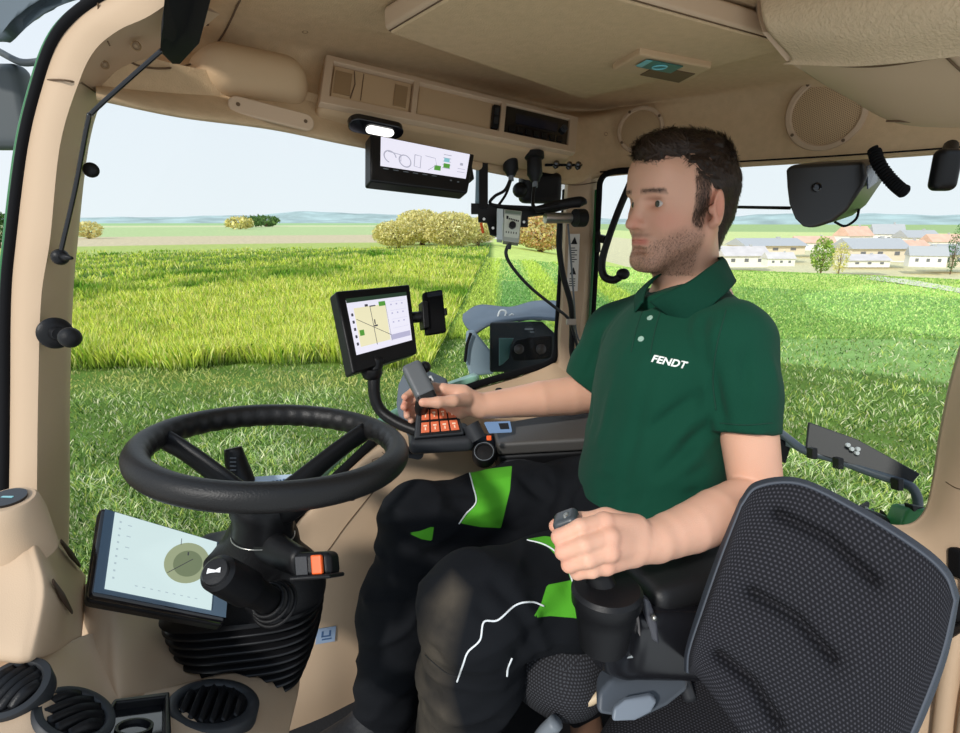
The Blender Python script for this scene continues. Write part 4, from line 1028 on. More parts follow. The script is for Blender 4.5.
# roof hatch
root = empty('roof_hatch', PH(590,50,.27), 'large flat beige roof hatch panel with a thin raised frame', 'hatch')
Aq, Bq, Cq, Dq = PH(384,30,.272), PH(583,98,.272), PH(800,45,.272), PH(500,-40,.272)
def inset(k, h): 
    c_ = (Aq+Bq+Cq+Dq)/4; return [Vector((*(p.lerp(c_,k)).xy, 2.6+h)) for p in (Aq,Bq,Cq,Dq)]
bm = BM(); prism(bm, inset(0,.272), (0,0,.03)); mobj('frame', bm, beige, root, bevel=.006, seg=3)
bm = BM(); prism(bm, inset(.03,.268), (0,0,.006)); mobj('panel', bm, liner, root, bevel=.003, seg=2)
bm = BM(); prism(bm, inset(.022,.2712), (0,0,.002)); mobj('groove', bm, mat('dark_gap'), root)
q = Qd(PH(640,52,.262), PH(712,66,.262), PH(612,68,.262), PH(682,82,.262))
bm = BM(); q.box(bm,0,0,1,1,-.012,.004); lt = mobj('latch', bm, liner2, root, bevel=.004)
bm = BM(); q.box(bm,.35,.35,.92,.92,.004,.0055); mobj('recess', bm, mat('recess_brown', s2l(104,80,56), .7), lt, bevel=.002)
bm = BM(); q.box(bm,.15,.08,.62,.5,.0055,.0065); mobj('teal_sticker', bm, mat('teal', s2l(40,104,104), .3), lt)
bm = BM(); ring(bm,q,.38,.29,.012,.0015,.007); q.box(bm,.12,.08,.2,.45,.0065,.0072); mobj('sticker_print', bm, mat('teal_light', s2l(120,190,196), .3), lt)

# storage cabinet top right
root = empty('roof_cabinet', P(870,60,.72), 'big padded beige storage cabinet bulging from the roof in the upper right corner', 'cabinet')
r0 = pts((752,-60,.80),(850,-60,.70),(1010,-60,.58)); r1_ = pts((759,-10,.78),(850,-10,.68),(1005,-10,.57)); r2_ = pts((766,28,.78),(860,32,.69),(1003,20,.58)); r3 = pts((790,57,.81),(870,58,.715),(1000,44,.61)); r4=[p+FWD*.02+Vector((0,0,.0)) for p in r3]
bm = BM(); patch(bm, [r0,r1_,r2_,r3,r4], 40, 30); mobj('padded_cover', bm, leathr, root, smooth=True, solid=.02, soff=1)
s0 = pts((788,59,.825),(870,61,.735),(1000,48,.635)); s1 = pts((806,73,.86),(880,92,.80),(1000,88,.70)); s2 = pts((838,92,.92),(900,124,.90),(1000,128,.78)); s3_ = [p+Vector((0,.06,.05)) for p in s2]
bm = BM(); patch(bm, [s0,s1,s2,s3_], 40, 24); mobj('underside', bm, beige, root, smooth=True, solid=.015, soff=1)
bm = BM(); tube(bm, pts((792,62,.825),(870,66,.738),(945,56,.675)), .002, 6, 20); tube(bm, pts((945,56,.672),(962,72,.69)), .0015, 6); tube(bm, pts((886,121,.885),(940,122,.84),(1000,120,.77)), .0015, 6, 12); mobj('seam', bm, mat('dark_gap'), root, smooth=True)
bm = BM(); sd0=[r0[0],r1_[0],r2_[0],r3[0]]; prism(bm, [r0[0]+FWD*.01, r2_[0]+FWD*.01, r3[0]+FWD*.01, s1[0], s2[0], s2[0]+Vector((.0,.1,.1)), r0[0]+Vector((.05,.2,.1))], Vector((.05,.0,0))); mobj('side', bm, beige, root)

# ================================================================= dashboard, column, wheel
root = empty('dashboard', P(60,640,.68), 'beige moulded dashboard with round black air vents in the lower left corner', 'dashboard')
def pt(name, rows, m=beige, nu=40, nv=24, solid=.008, parent=root, soff=1):
    bm = BM(); patch(bm, [pts(*r) for r in rows], nu, nv); return mobj(name, bm, m, parent, smooth=True, solid=solid, soff=soff)
pt('side_bulge', [
 [(-50,512,.66),(0,518,.655),(20,522,.65),(36,524,.655),(60,546,.73),(86,576,.83)],
 [(-50,540,.63),(0,546,.625),(26,548,.62),(42,552,.63),(62,570,.71),(85,592,.81)],
 [(-50,585,.60),(0,590,.595),(34,592,.59),(50,592,.60),(66,605,.67),(84,615,.77)],
 [(-50,650,.56),(0,655,.555),(24,657,.555),(40,652,.57),(60,645,.63),(82,634,.71)],
 [(-50,655,.58),(0,660,.575),(24,662,.575),(42,657,.59),(60,650,.65),(82,640,.73)]])
pt('lower_shelf', [
 [(-60,652,.585),(0,656,.58),(30,658,.58),(60,646,.64),(90,634,.72),(110,640,.74)],
 [(-60,690,.54),(0,694,.54),(40,690,.55),(72,680,.60),(100,676,.66),(122,690,.66)],
 [(-60,770,.48),(0,775,.48),(50,770,.50),(90,760,.53),(120,755,.57),(150,750,.60)]])
pt('centre_block', [
 [(80,585,.84),(92,584,.80),(110,590,.79),(126,600,.80),(160,608,.86),(200,620,.90)],
 [(80,620,.78),(90,622,.745),(106,628,.73),(123,632,.735),(160,640,.80),(200,648,.84)],
 [(81,655,.72),(90,664,.69),(106,672,.675),(123,670,.68),(160,672,.76),(205,672,.80)],
 [(95,690,.68),(104,696,.66),(114,702,.645),(126,698,.65),(160,692,.72),(210,680,.79)]])
pt('lower_ledge', [
 [(112,704,.66),(140,694,.69),(180,684,.73),(230,672,.79),(262,670,.83),(300,678,.88)],
 [(108,718,.62),(140,712,.64),(185,706,.67),(235,694,.73),(268,690,.78),(298,694,.84)],
 [(100,780,.53),(140,780,.54),(190,780,.56),(240,775,.60),(272,770,.65),(284,760,.72)],
 [(100,820,.53),(140,820,.54),(190,820,.56),(240,815,.60),(280,800,.68),(296,770,.78)]])
# stub with a dark button on top
bm = BM(); o=P(8,500,.62); ax_=Vector((.05,-.1,1)); lathe(bm,o,ax_,[(.034,-.07),(.031,-.02),(.0275,-.002),(.025,.001),(0,.001)],36); st_=mobj('stub', bm, beige, root, smooth=True, auto=40)
bm = BM(); lathe(bm,o+ax_*.001,ax_,[(.018,-.001),(.018,.003),(0,.003)],24); bt_=mobj('button', bm, gloss, st_, smooth=True, auto=40)
bm = BM(); add_box(bm,o+ax_*.004,RT,Vector((0,1,0)),ax_,.012,.003,.001); mobj('print', bm, sbl, st_)
def slot(a,b_,w):
    bm=BM(); tube(bm,[P(*a),P(*b_)],[w*.5,w,w*.5] ,8,12,sq=.4); mobj('grille_slot',bm,mat('slot_brown',s2l(70,52,36),.8),root,smooth=True)
slot((61,541,.715),(80,566,.79),.006); slot((53,581,.605),(72,612,.68),.006)
bpy.context.view_layer.update()
DBV = [bvh_of(c) for c in root.children if c.name.split('.')[0] in ('side_bulge','lower_shelf','lower_ledge','centre_block')]
def vent(px, py, z, r, n, slatdir, label=None, cnt=5, sx=1.0):
    d_r = ray(px,py).normalized(); hs = [h for h in (b.ray_cast(CAM, d_r) for b in DBV) if h[0] is not None]
    h = min(hs, key=lambda q: q[3]); nn_ = h[1] if h[1].dot(d_r) < 0 else -h[1]
    r = r*((h[0]-CAM).length/(P(px,py,z)-CAM).length)
    n = (Vector(n).normalized()*.3 + nn_*.7).normalized(); o = h[0]+n*.004; sd_ = Vector(slatdir); sd_ = (sd_-n*sd_.dot(n)).normalized(); tt = n.cross(sd_)
    def disc(prof, seg=48):
        rows=[[o+n*h+(sd_*math.cos(a)+tt*math.sin(a)*sx)*max(rr,1e-5) for a in (2*math.pi*k/seg for k in range(seg))] for rr,h in prof]; return rows
    v = empty('air_vent', o); setp(v, root)
    bm = BM(); rows2bm(bm, disc([(r,-.015),(r,.001),(r*.97,.003),(r*.8,.004),(r*.74,.002),(r*.71,-.002),(r*.70,-.012)]), closeu=True); mobj('ring', bm, dgrey2, v, smooth=True, auto=50)
    bm = BM(); rows2bm(bm, disc([(r*.75,-.002),(r*.74,.0008),(1e-4,.0008)]), closeu=True); mobj('back', bm, blackm, v)
    for k in range(cnt):
        t = (k-(cnt-1)/2)/(cnt/2)*.68; hl = r*math.sqrt(max(.0, .49-t*t*.98))*.99
        if hl < r*.1: continue
        bm = BM(); c = o+tt*(t*r*sx)+n*.003; p4 = [c-sd_*hl, c-sd_*hl*.5+n*.004, c+n*.006, c+sd_*hl*.5+n*.004, c+sd_*hl]
        rows2bm(bm, [crom([p+tt*.004 for p in p4],14), crom([p-n*.006-tt*.004 for p in p4],14)]); mobj('slat', bm, black, v, smooth=True, solid=.0018)
    return v
dgrey2 = mat('vent_grey', (.022,.024,.027), .5, spec=.4)
vent(15,691,.545,.031,(.35,-.35,.8),(.3,.9,0))
vent(72,719,.50,.035,(-.1,-.05,.95),(.55,.8,.1))
vent(213,708,.645,.050,(-.05,.0,1),(-.15,.9,0),cnt=6,sx=1.0)
q = Qd(P(112,708,.625), P(168,700,.66), P(84,752,.54), P(170,752,.57)); bm = BM()
q.box(bm,0,0,1,.1,-.004,.010); q.box(bm,0,0,.09,1,-.004,.010); q.box(bm,.91,0,1,1,-.004,.010); cf=mobj('cup_recess', bm, black, root, bevel=.004)
bm = BM(); q.box(bm,.05,.05,.95,1,-.003,.001); mobj('tray', bm, gloss, cf)
bm = BM(); lathe(bm, q.p(.5,.6,.0), q.n, [(.018,-.002),(.018,.005),(.015,.005),(.014,.001),(0,.001)], 30); mobj('cup_ring', bm, black, cf, smooth=True, auto=40)

# tablet on the left of the column
root = empty('dash_tablet', P(155,570,.72), 'large tilted black tablet screen on the left of the steering column', 'screen')
q = Qd(P(101,506,.735), P(232,545,.80), P(88,596,.665), P(226,622,.735))
bm = BM(); q.box(bm,0,0,1,1,-.020,0); mobj('housing', bm, gloss, root, bevel=.006, seg=3)
bm = BM(); q.box(bm,-.005,-.02,1.0,1.02,-.030,-.008); mobj('rear_shell', bm, black, root, bevel=.006, seg=3)
bm = BM(); q.box(bm,.03,.02,.995,.95,0,.0006); mobj('bezel', bm, mat('bezel_blue', s2l(92,112,130), .2), root)
bm = BM(); q.box(bm,.10,.03,.875,.90,.0006,.0016); sc = mobj('display', bm, emis('pale_cyan',(206,226,226),1.0), root)
rg = np.random.default_rng(5)
bm = BM()
for i in range(9): q.box(bm,.14,.12+.08*i,.155,.14+.08*i,.0016,.002)
for i in range(4): q.box(bm,.2,.14+.13*i,.23,.15+.13*i,.0016,.002)
for i in range(9): q.box(bm,.3+.055*i,.80,.32+.055*i,.81,.0016,.002)
mobj('marks', bm, emis('pale_ink',(172,190,196)), sc)
bm = BM(); lathe(bm, q.p(.66,.40,.0013), q.n, [(.028,0),(.028,.0006),(0,.0006)], 36, sx=1.0); mobj('map_spot', bm, emis('olive',(150,160,128)), sc)
bm = BM(); lathe(bm, q.p(.665,.41,.0019), q.n, [(.018,0),(.018,.0004),(0,.0004)], 30); mobj('map_core', bm, emis('olive_dark',(112,124,96)), sc)
bm = BM(); q.line(bm,[(.60,.12),(.60,.2)],.0004,.002); q.line(bm,[(.52,.58),(.70,.34)],.0005,.0022); q.box(bm,.655,.27,.665,.31,.0019,.0026); mobj('map_line', bm, sdk, sc)

# steering column
root = empty('steering_column', P(258,640,.86), 'black steering column with ribbed rubber bellows rising in front of the beige wall', 'steering column')
def col(f):
    f.cone(P(263,518,.775),P(262,548,.80),.040,.046,.0)
    f.cone(P(262,548,.80),P(256,600,.85),.048,.072,.02)
    f.box(P(232,575,.82),(.045,.05,.055),.02,.03,(Vector((.9,.4,0)),Vector((-.4,.9,0)),Vector((0,0,1))))
    f.ell(P(288,585,.84),(.055,.06,.06),.03)
    f.cone(P(262,543,.80),P(262,546,.80),.0515,.0515,.0)
mobj_ = sdf('housing', rubber, P(258,570,.83)-Vector((.17,.17,.16)), P(258,570,.83)+Vector((.17,.17,.18)), .004, col, root, relaxn=2)
bm = BM(); rows = []; NR = 9
a0, a1 = P(247,598,.845), P(254,672,.86)
axd = (a1-a0).normalized(); xx = Vector((1,.12,-.10)); xx=(xx-axd*xx.dot(axd)).normalized(); yy = axd.cross(xx)
for k in range(NR*6+1):
    t = k/(NR*6); ph = (k % 6)/6; rr = 1 - .085*(1-math.cos(2*math.pi*ph))/2*2
    c = a0.lerp(a1, t); w_ = (.112-.012*t-.028*t*t)*rr; h_ = (.085-.02*t)*rr; c = c + xx*(.004*t)
    rows.append([c + xx*w_*math.copysign(abs(math.cos(a))**.62, math.cos(a)) + yy*h_*math.copysign(abs(math.sin(a))**.62, math.sin(a)) for a in (2*math.pi*i/64 for i in range(64))])
rows2bm(bm, rows, closeu=True, capv=True); bmesh.ops.recalc_face_normals(bm, faces=bm.faces); mobj('bellows', bm, mat('bellows_rubber',(.006,.006,.007),.36,spec=.4), root, smooth=True)
# horn stalk
st_ = empty('stalk', P(240,585,.66)); setp(st_, root)
a, b_ = P(216,572,.630), P(272,602,.745); d = (b_-a)
bm = BM(); L = d.length; lathe(bm, a, d, [(.0165,0),(.0205,.004),(.0215,.02),(.0225,L*.45),(.0225,L*.5),(.0185,L*.55),(.0175,L*.9),(.016,L)], 36); mobj('grip', bm, black, st_, smooth=True, auto=40)
bm = BM(); lathe(bm, a, -d, [(.0165,-.003),(.016,.001),(.0145,.003),(0,.004)], 36); cp=mobj('end_button', bm, black, st_, smooth=True, auto=40)
bm = BM(); nn = -d.normalized(); x_,y_,_ = frame(nn, UP); c = a+nn*.0042
hx = (RT-nn*RT.dot(nn)).normalized(); hy = nn.cross(hx)*-1
if hy.dot(UP) < 0: hy = -hy
prism(bm, [c+hx*u+hy*v for u,v in ((-.008,-.003),(-.008,.003),(-.004,.002),(.002,.001),(.007,.004),(.008,-.002),(.003,-.0015),(-.004,-.002))], nn*.0006); mobj('horn_symbol', bm, white, cp)
for k in range(3):
    bm = BM(); tube(bm, [(b_+d.normalized()*(-.012+.010*k)) + (x_*math.cos(t)+y_*math.sin(t))*(.021+.004*k) for t in np.linspace(0,2*math.pi,30)], .0028, 6, cap=False); mobj('boot_ring', bm, rubber, st_, smooth=True)
# right-hand lever with the orange rocker
lv = empty('lever', P(300,560,.70)); setp(lv, root)
bm = BM(); tube(bm, [P(262,540,.77),P(280,552,.74),P(303,563,.705)], [.030,.024,.019], 14, 12, sq=.75); mobj('arm', bm, black, lv, smooth=True)
bm = BM(); q = Qd(P(291,553,.685),P(329,551,.675),P(293,580,.675),P(331,577,.665)); q.box(bm,0,0,1,1,-.03,0); mobj('head', bm, black, lv, bevel=.008, seg=4)
bm = BM(); q.box(bm,.10,.15,.42,.85,0,.0015); mobj('plate', bm, dgrey, lv, bevel=.0008)
bm = BM(); q.box(bm,.56,.12,.84,.86,0,.006); mobj('orange_rocker', bm, orange, lv, bevel=.002)
bm = BM(); q.box(bm,-.03,.86,1.08,1.04,-.03,.008); mobj('lip', bm, black, lv, bevel=.003)
# rear stalk seen through the wheel
bm = BM(); tube(bm, [P(233,448,.86),P(236,462,.86),P(243,482,.85),(P(252,520,.83))], [.013,.0165,.0175,.012], 16, 16); s2_ = mobj('rear_stalk', bm, black, root, smooth=True)
bm = BM()
for k in range(4):
    add_box(bm, P(233,458+4*k,.838-.001*k), RT, UP, FWD, .009,.0012,.001)
mobj('stalk_print', bm, mgrey, s2_)
q = Qd(P(250,477,.86),P(294,474,.87),P(258,490,.83),P(293,490,.84)); bm = BM(); q.box(bm,0,0,1,1,-.004,0); s3_=mobj('pale_nameplate', bm, mat('plate_pale', s2l(196,216,236), .35), root)
bm = BM()
for k,(u,w2) in enumerate(((.36,.06),(.46,.07),(.56,.07),(.65,.05),(.73,.07),(.83,.06))): q.box(bm,u,.42-.03*k,u+w2,.62-.03*k,0,.0006)
mobj('lettering', bm, mat('ink_blue', s2l(70,100,140), .5), s3_)

# steering wheel
WC = P(276,448,.765)
wn = Vector((.09,.075,1)).normalized(); wx = (Vector((1,0,0))-wn*wn.x).normalized(); wy = wn.cross(wx)
root = empty('steering_wheel', WC, 'large black three-spoke steering wheel with finger grips on the inner rim', 'steering wheel')
def WP(a, r, h=0): a = math.radians(a); return WC + (wx*math.cos(a)+wy*math.sin(a))*r + wn*h
R0, r0 = .164, .0163
rows = []
for i in range(240):
    a = i*1.5; c = WP(a, R0); er = (c-WC).normalized(); sec = []
    for k in range(20):
        t = 2*math.pi*k/20; rad = r0*(1.0+.10*math.cos(t)*0)
        if math.cos(t) < .25 and math.sin(t) < .6: rad *= 1-.10*(.5+.5*math.cos(math.radians(a*42)))*max(0,min(1,.3-math.cos(t)))
        sec.append(c + er*math.cos(t)*rad*1.02 + wn*math.sin(t)*rad*1.08)
    rows.append(sec)
bm = BM(); rows.append(rows[0]); rows2bm(bm, rows, closeu=True); bmesh.ops.remove_doubles(bm, verts=bm.verts, dist=1e-5); bmesh.ops.recalc_face_normals(bm, faces=bm.faces)
mobj('rim', bm, mat('wheel_leather',(.009,.0085,.0085),.45,bump=.25,bscale=450,spec=.35), root, smooth=True)
hub = P(264,512,.765)
for a, w0 in ((52,.020),(176,.020),(-38,.022)):
    e = WP(a, R0-.008, -.006); m1 = hub.lerp(e, .5) + wn*.004
    bm = BM(); tube(bm, [hub, hub.lerp(e,.25)+wn*-.002, m1, hub.lerp(e,.8)+wn*.004, e], [.024,.022,w0*.8,w0*.75,w0*.8], 16, 20, sq=.55); mobj('spoke', bm, black, root, smooth=True)
bm = BM(); lathe(bm, hub-wn*.03, wn, [(.040,0),(.040,.02),(.044,.03),(.046,.045),(.040,.055),(0,.058)], 36); mobj('hub', bm, black, root, smooth=True, auto=40)
bm = BM(); c = hub-wn*.034; tube(bm, [c+(wx*math.cos(t)+wy*math.sin(t))*.041 for t in np.linspace(0,2*math.pi,40)], .001, 5, cap=False); mobj('chrome_line', bm, steel, root, smooth=True)
# sticker low on the beige wall
q = Pl(onsurf(WB,317,629,.002), onsurf(WB,336,626,.002), onsurf(WB,317,644,.002)); bm = BM(); q.box(bm,0,0,1,1,-.001,.0012); t = mobj('wall_sticker', bm, mat('sticker_blue', s2l(150,170,196), .5)); tag(t,'small pale blue square sticker low on the beige wall right of the bellows','sticker')
bm = BM(); q.box(bm,.25,.2,.35,.6,.0012,.0018); q.box(bm,.25,.5,.75,.6,.0012,.0018); q.box(bm,.65,.2,.75,.6,.0012,.0018); q.box(bm,.3,.7,.8,.8,.0012,.0018); mobj('print', bm, mat('ink_blue'), t)

# ================================================================= right armrest with multifunction lever
root = empty('operator_console', P(500,440,1.15), 'dark grey control console with orange keypad and dials under the driver far hand', 'console')
def cb(f):
    A = (Vector((.98,.15,0)),Vector((-.15,.98,0)),Vector((0,0,1)))
    f.box(P(440,438,1.17),(.065,.05,.016),.012,0,A)
    f.cone(P(470,440,1.19),P(520,452,1.24),.022,.02,.01)
sdf('console', dgrey, P(455,440,1.18)-Vector((.14,.12,.07)), P(455,440,1.18)+Vector((.2,.16,.07)), .004, cb, root, relaxn=2)
bm = BM(); pn = [(404,372,1.19),(398,385,1.19),(396,405,1.185),(400,425,1.18),(410,440,1.17),(418,441,1.165),(414,415,1.17),(411,390,1.18),(410,374,1.19)]
prism(bm, pts(*pn), Vector((.012,.05,0))); mobj('side_blade', bm, slate, root, bevel=.003)
bm = BM(); prism(bm, pts((424,372,1.24),(446,382,1.25),(449,392,1.25),(435,396,1.22),(425,392,1.21)), Vector((.0,.03,0))); mobj('rear_blade', bm, slate, root, bevel=.004)
q = Qd(P(419,409,1.135), P(455,406,1.15), P(417,438,1.11), P(463,434,1.13))
bm = BM(); q.box(bm,-.06,-.12,1.04,1.0,-.03,-.001); mobj('keypad_block', bm, dgrey, root, bevel=.004)
kp = mobj('keypad', q.box(BM(),.05,.02,.97,.93,-.001,.0006), black, root)
for r_ in range(2):
    for c_ in range(4):
        bm = BM(); u=.08+.225*c_; v=.06+.44*r_; q.box(bm,u,v,u+.19,v+.36,.0004,.004); kb=mobj('key', bm, mat('key_orange', s2l(226,112,72), .4), kp, bevel=.0012, seg=2)
        bm = BM(); q.box(bm,u+.05,v+.10,u+.13,v+.15,.004,.0044); q.box(bm,u+.08,v+.18,u+.11,v+.28,.004,.0044); 
        kb2=mobj('key_print', bm, mat('key_cream', s2l(250,220,190), .5), kp)
# lever head
js = empty('multifunction_lever', P(418,385,1.13), 'grey angular multifunction joystick gripped by the driver far hand', 'joystick')
A3 = P(411,366,1.12); B3 = P(427,398,1.09); ld = (B3-A3).normalized(); lx = (RT-ld*RT.dot(ld)).normalized(); ly = ld.cross(lx)
def jh(f):
    f.box((A3+B3)/2,(.020,.020,(B3-A3).length/2),.008,0,(lx,ly,ld))
sdf('head', mat('lever_grey', s2l(92,96,100), .4), (A3+B3)/2-Vector((.07,.06,.07)), (A3+B3)/2+Vector((.07,.06,.07)), .002, jh, js, relaxn=2)
bm = BM(); add_box(bm, B3-ly*0+lx*.0, lx, ly, ld, .036,.036,.028); mobj('thumb_pad', bm, black, js, bevel=.006, seg=3)
bm = BM(); tube(bm, [P(424,398,1.10),P(421,406,1.12),P(422,411,1.14)], [.014,.013,.014], 14, 10); mobj('stem', bm, black, js, smooth=True)
bm = BM(); add_box(bm, P(430,380,1.10), lx, ly, ld, .012,.012,.012); mobj('white_key', bm, lgrey, js, bevel=.001)
bm = BM(); add_box(bm, P(429.8,380,1.093), lx, ly, ld, .006,.003,.006); mobj('key_mark', bm, black, js)
bm = BM(); sph(bm, P(425,367,1.13), .012, 16); mobj('ball_switch', bm, black, js, smooth=True)
# small knobs on the console
bm = BM(); n=(CAM-P(484,452,1.13)).normalized(); n=(n+Vector((0,0,.6))).normalized(); lathe(bm,P(484,453,1.14),n,[(.024,-.02),(.024,.004),(.021,.008),(.016,.008),(.015,.005),(0,.006)],32); kn=mobj('rotary_dial', bm, black, root, smooth=True, auto=40)
bm = BM(); tube(bm,[P(484,453,1.14)+n*.0085+(frame(n)[0]*math.cos(t)+frame(n)[1]*math.sin(t))*.0195 for t in np.linspace(0,2*math.pi,32)],.0008,5,cap=False); mobj('dial_ring', bm, mgrey, kn, smooth=True)
bm = BM(); tube(bm, [P(470,425,1.15),P(478,440,1.145)], [.020,.018], 12); mobj('dial_neck', bm, dgrey, root, smooth=True, auto=40)
bm = BM(); add_box(bm, P(489,438,1.11), RT, UP, FWD, .010,.010,.006); mobj('orange_key', bm, orange, root, bevel=.002)
bm = BM(); q=Qd(P(485,422,1.16),P(510,421,1.2),P(490,432,1.14),P(512,431,1.18)); q.box(bm,0,0,1,1,-.004,.0); dsp=mobj('blue_display', bm, emis('blueish',(112,140,176)), root)
bm = BM(); q.box(bm,.5,.2,.9,.8,0,.0006); mobj('display_block', bm, dgrey, dsp)
# arm pad
q = Qd(P(490,424,1.24), P(640,398,1.30), P(497,444,1.16), P(640,436,1.20))
bm = BM(); q.box(bm,0,0,1,1,-.03,0); mobj('arm_pad', bm, mat('arm_pad_grey', s2l(74,72,70), .5, bump=.2, bscale=500), root, bevel=.008, seg=4)
bm = BM(); q.box(bm,.0,.05,1,.97,-.09,-.031); mobj('under_body', bm, black, root, bevel=.01)
bm = BM(); prism(bm, pts((460,446,1.2),(500,462,1.2),(520,474,1.22),(600,474,1.24),(600,446,1.24),(500,440,1.2)), FWD*.05); mobj('support', bm, blackm, root, bevel=.006)
bm = BM(); tube(bm, pts((500,468,1.18),(510,462,1.18),(560,458,1.19),(610,456,1.2)), .006, 8, 20); mobj('rail', bm, dgrey, root, smooth=True)
# rocker switch on the beige wall under the armrest, and small wall fittings
o = P(414,452,1.15); t = ovalpad(414,453,1.155,.040,.024,-.2,dgrey,'wall_switch',th=.012); tag(t,'dark oval rocker switch on the beige wall right of the steering wheel rim','switch')
bm = BM(); add_box(bm, P(412,451,1.140), RT, UP, FWD, .018,.012,.004); mobj('rocker', bm, gloss, t, bevel=.001)
def wallpad(px,py,w,h,rot,m,name,th,lab,cat,dn=0):
    p = onsurf(WB,px,py,.001); z = PX(p)[2]; t = ovalpad(px,py,z,w,h,rot,m,name,th=th); return tag(t,lab,cat)
wallpad(478,396,.045,.014,.1,blackm,'wall_slot',.008,'narrow black slot in the beige wall just above the driver far wrist','slot')
t = wallpad(499,391,.020,.017,.0,black,'wall_knob',.014,'tiny black knob on the beige wall above the driver far forearm','hook')  # round black knob on the wall lining

# ================================================================= driver seat
sf = Vector((-.88,-.475,0)).normalized(); sr = Vector((sf.y,-sf.x,0)); upz = Vector((0,0,1))
if sr.y < 0: sr = -sr
front = (P(540,650,.86)+P(440,560,1.14))/2; front.z = 2.6-.655
seat_f = uvmat('seat_mesh', (.012,.012,.014), (.05,.052,.06), 1, 1, .3, .85, .4)
def boxuv(me, ax, ay, az, s):
    uv = me.uv_layers.new(name='u'); 
    for p in me.polygons:
        n = p.normal; a = (abs(n.dot(ax)), abs(n.dot(ay)), abs(n.dot(az))); k = a.index(max(a))
        u_, v_ = ((ay,az),(ax,az),(ax,ay))[k]
        for li in p.loop_indices:
            c = me.vertices[me.loops[li].vertex_index].co; uv.data[li].uv = (c.dot(u_)/s, c.dot(v_)/s)
root = empty('driver_seat', front, 'black driver seat with dotted mesh cushion under the driver', 'seat')
cc = front - sf*.235
def cu_(f):
    f.box(cc,(.235,.25,.070),.055,0,(sf,sr,upz)); f.ell(front-sr*.14-sf*.03-upz*.015,(.07,.12,.07),.03,(sf,sr,upz))
cushion = sdf('cushion', seat_f, cc-Vector((.4,.4,.14)), cc+Vector((.4,.4,.14)), .006, cu_, root, relaxn=3); boxuv(cushion.data, sf, sr, upz, .0042)
bm = BM(); pp = pts((547,687,.815),(553,694,.81),(570,701,.805),(587,702,.80),(600,694,.80),(604,684,.81)); tube(bm, pp, .007, 8, 24); mobj('cream_piping', bm, mat('cream_edge', s2l(200,178,146), .5), root, smooth=True)
bc = cc - sf*.19 + upz*.13
def bk_(f): f.box(bc,(.05,.17,.13),.045,0,((sf+upz*.18).normalized(),sr,(upz-sf*.18).normalized()))
bks = sdf('backrest', seat_f, bc-Vector((.35,.35,.40)), bc+Vector((.35,.35,.40)), .008, bk_, root, relaxn=3); boxuv(bks.data, sf, sr, upz, .0042)
bm = BM(); b0 = cc-upz*.10; add_box(bm, b0, sf, sr, upz, .36,.40,.06); mobj('frame', bm, blackm, root, bevel=.01)
bm = BM(); add_box(bm, cc-upz*.20-sf*.03, sf, sr, upz, .28,.30,.22); mobj('pedestal', bm, black, root, bevel=.02)
bm = BM(); tube(bm, [Vector((*(b0+sf*.10-sr*.17).xy,fz)), b0+sf*.14-sr*.17], [.03,.026], 12, 6, sq=.6); mobj('brown_boot', bm, mat('brown_boot', s2l(92,64,46), .7), root, smooth=True)
bm = BM(); prism(bm, pts((596,716,.74),(598,694,.75),(612,680,.76),(640,672,.78),(686,668,.80),(690,690,.78),(668,708,.76),(640,722,.74)), Vector((.01,.05,-.01))); gp_=mobj('side_cover', bm, mat('cover_grey', s2l(72,78,86), .5), root, bevel=.008, seg=4)
bm = BM(); prism(bm, pts((611,717,.73),(613,704,.735),(624,696,.74),(650,691,.75),(656,697,.75),(650,708,.74),(634,716,.73)), Vector((-.002,-.012,.004))); mobj('lever', bm, mat('cover_light', s2l(116,124,134), .45), root, bevel=.004, seg=3)
bm = BM(); tube(bm, pts((528,760,.80),(545,735,.79),(556,722,.78)), [.012,.013,.011], 12, 10); mobj('grey_handle', bm, mgrey, root, smooth=True)
bm = BM(); tube(bm, pts((520,640,1.0),(545,600,1.0)), .012, 8); mobj('rail', bm, dgrey, root, smooth=True)

# left armrest joystick unit
root = empty('joystick_unit', P(610,620,.74), 'glossy black joystick unit on the near armrest under the driver near hand', 'joystick')
up_ = Vector((0,0,1))
bm = BM(); o = P(606,604,.70); lathe(bm, o, up_, [(.030,-.06),(.036,-.02),(.040,.0),(.043,.004),(.044,.020),(.040,.025),(.0,.030)], 36); mobj('collar', bm, black, root, smooth=True, auto=35)
bm = BM(); tube(bm, [P(606,598,.70),P(590,555,.70),P(568,527,.70)], [.020,.014,.012], 14, 12); mobj('stick', bm, black, root, smooth=True)
def jk(f): f.box(P(567,522,.70),(.016,.016,.011),.007,0,(Vector((.85,-.2,.45)).normalized(),Vector((.2,.97,0)).normalized(),Vector((-.45,.1,.88)).normalized()))
jk_ = sdf('stick_head', mat('stick_grey', s2l(66,72,76), .35), P(567,522,.70)-Vector((.04,.04,.04)), P(567,522,.70)+Vector((.04,.04,.04)), .002, jk, root, relaxn=2)
bm = BM(); lathe(bm, P(568,517,.692), (0,-.3,1), [(.006,-.002),(.006,.002),(0,.003)], 16); mobj('top_key', bm, steel, root, smooth=True)
def bodyj(f):
    f.cone(P(608,612,.72),P(612,650,.77),.036,.030,.01)
    f.box(P(660,628,.80),(.075,.05,.055),.02,.02,(Vector((.95,.2,-.2)).normalized(),Vector((-.2,.97,0)).normalized(),Vector((.2,.05,.97)).normalized()))
sdf('body', mat('satin_black',(.010,.010,.012),.22,spec=.5), P(640,630,.77)-Vector((.17,.14,.14)), P(640,630,.77)+Vector((.17,.14,.14)), .004, bodyj, root, relaxn=2)
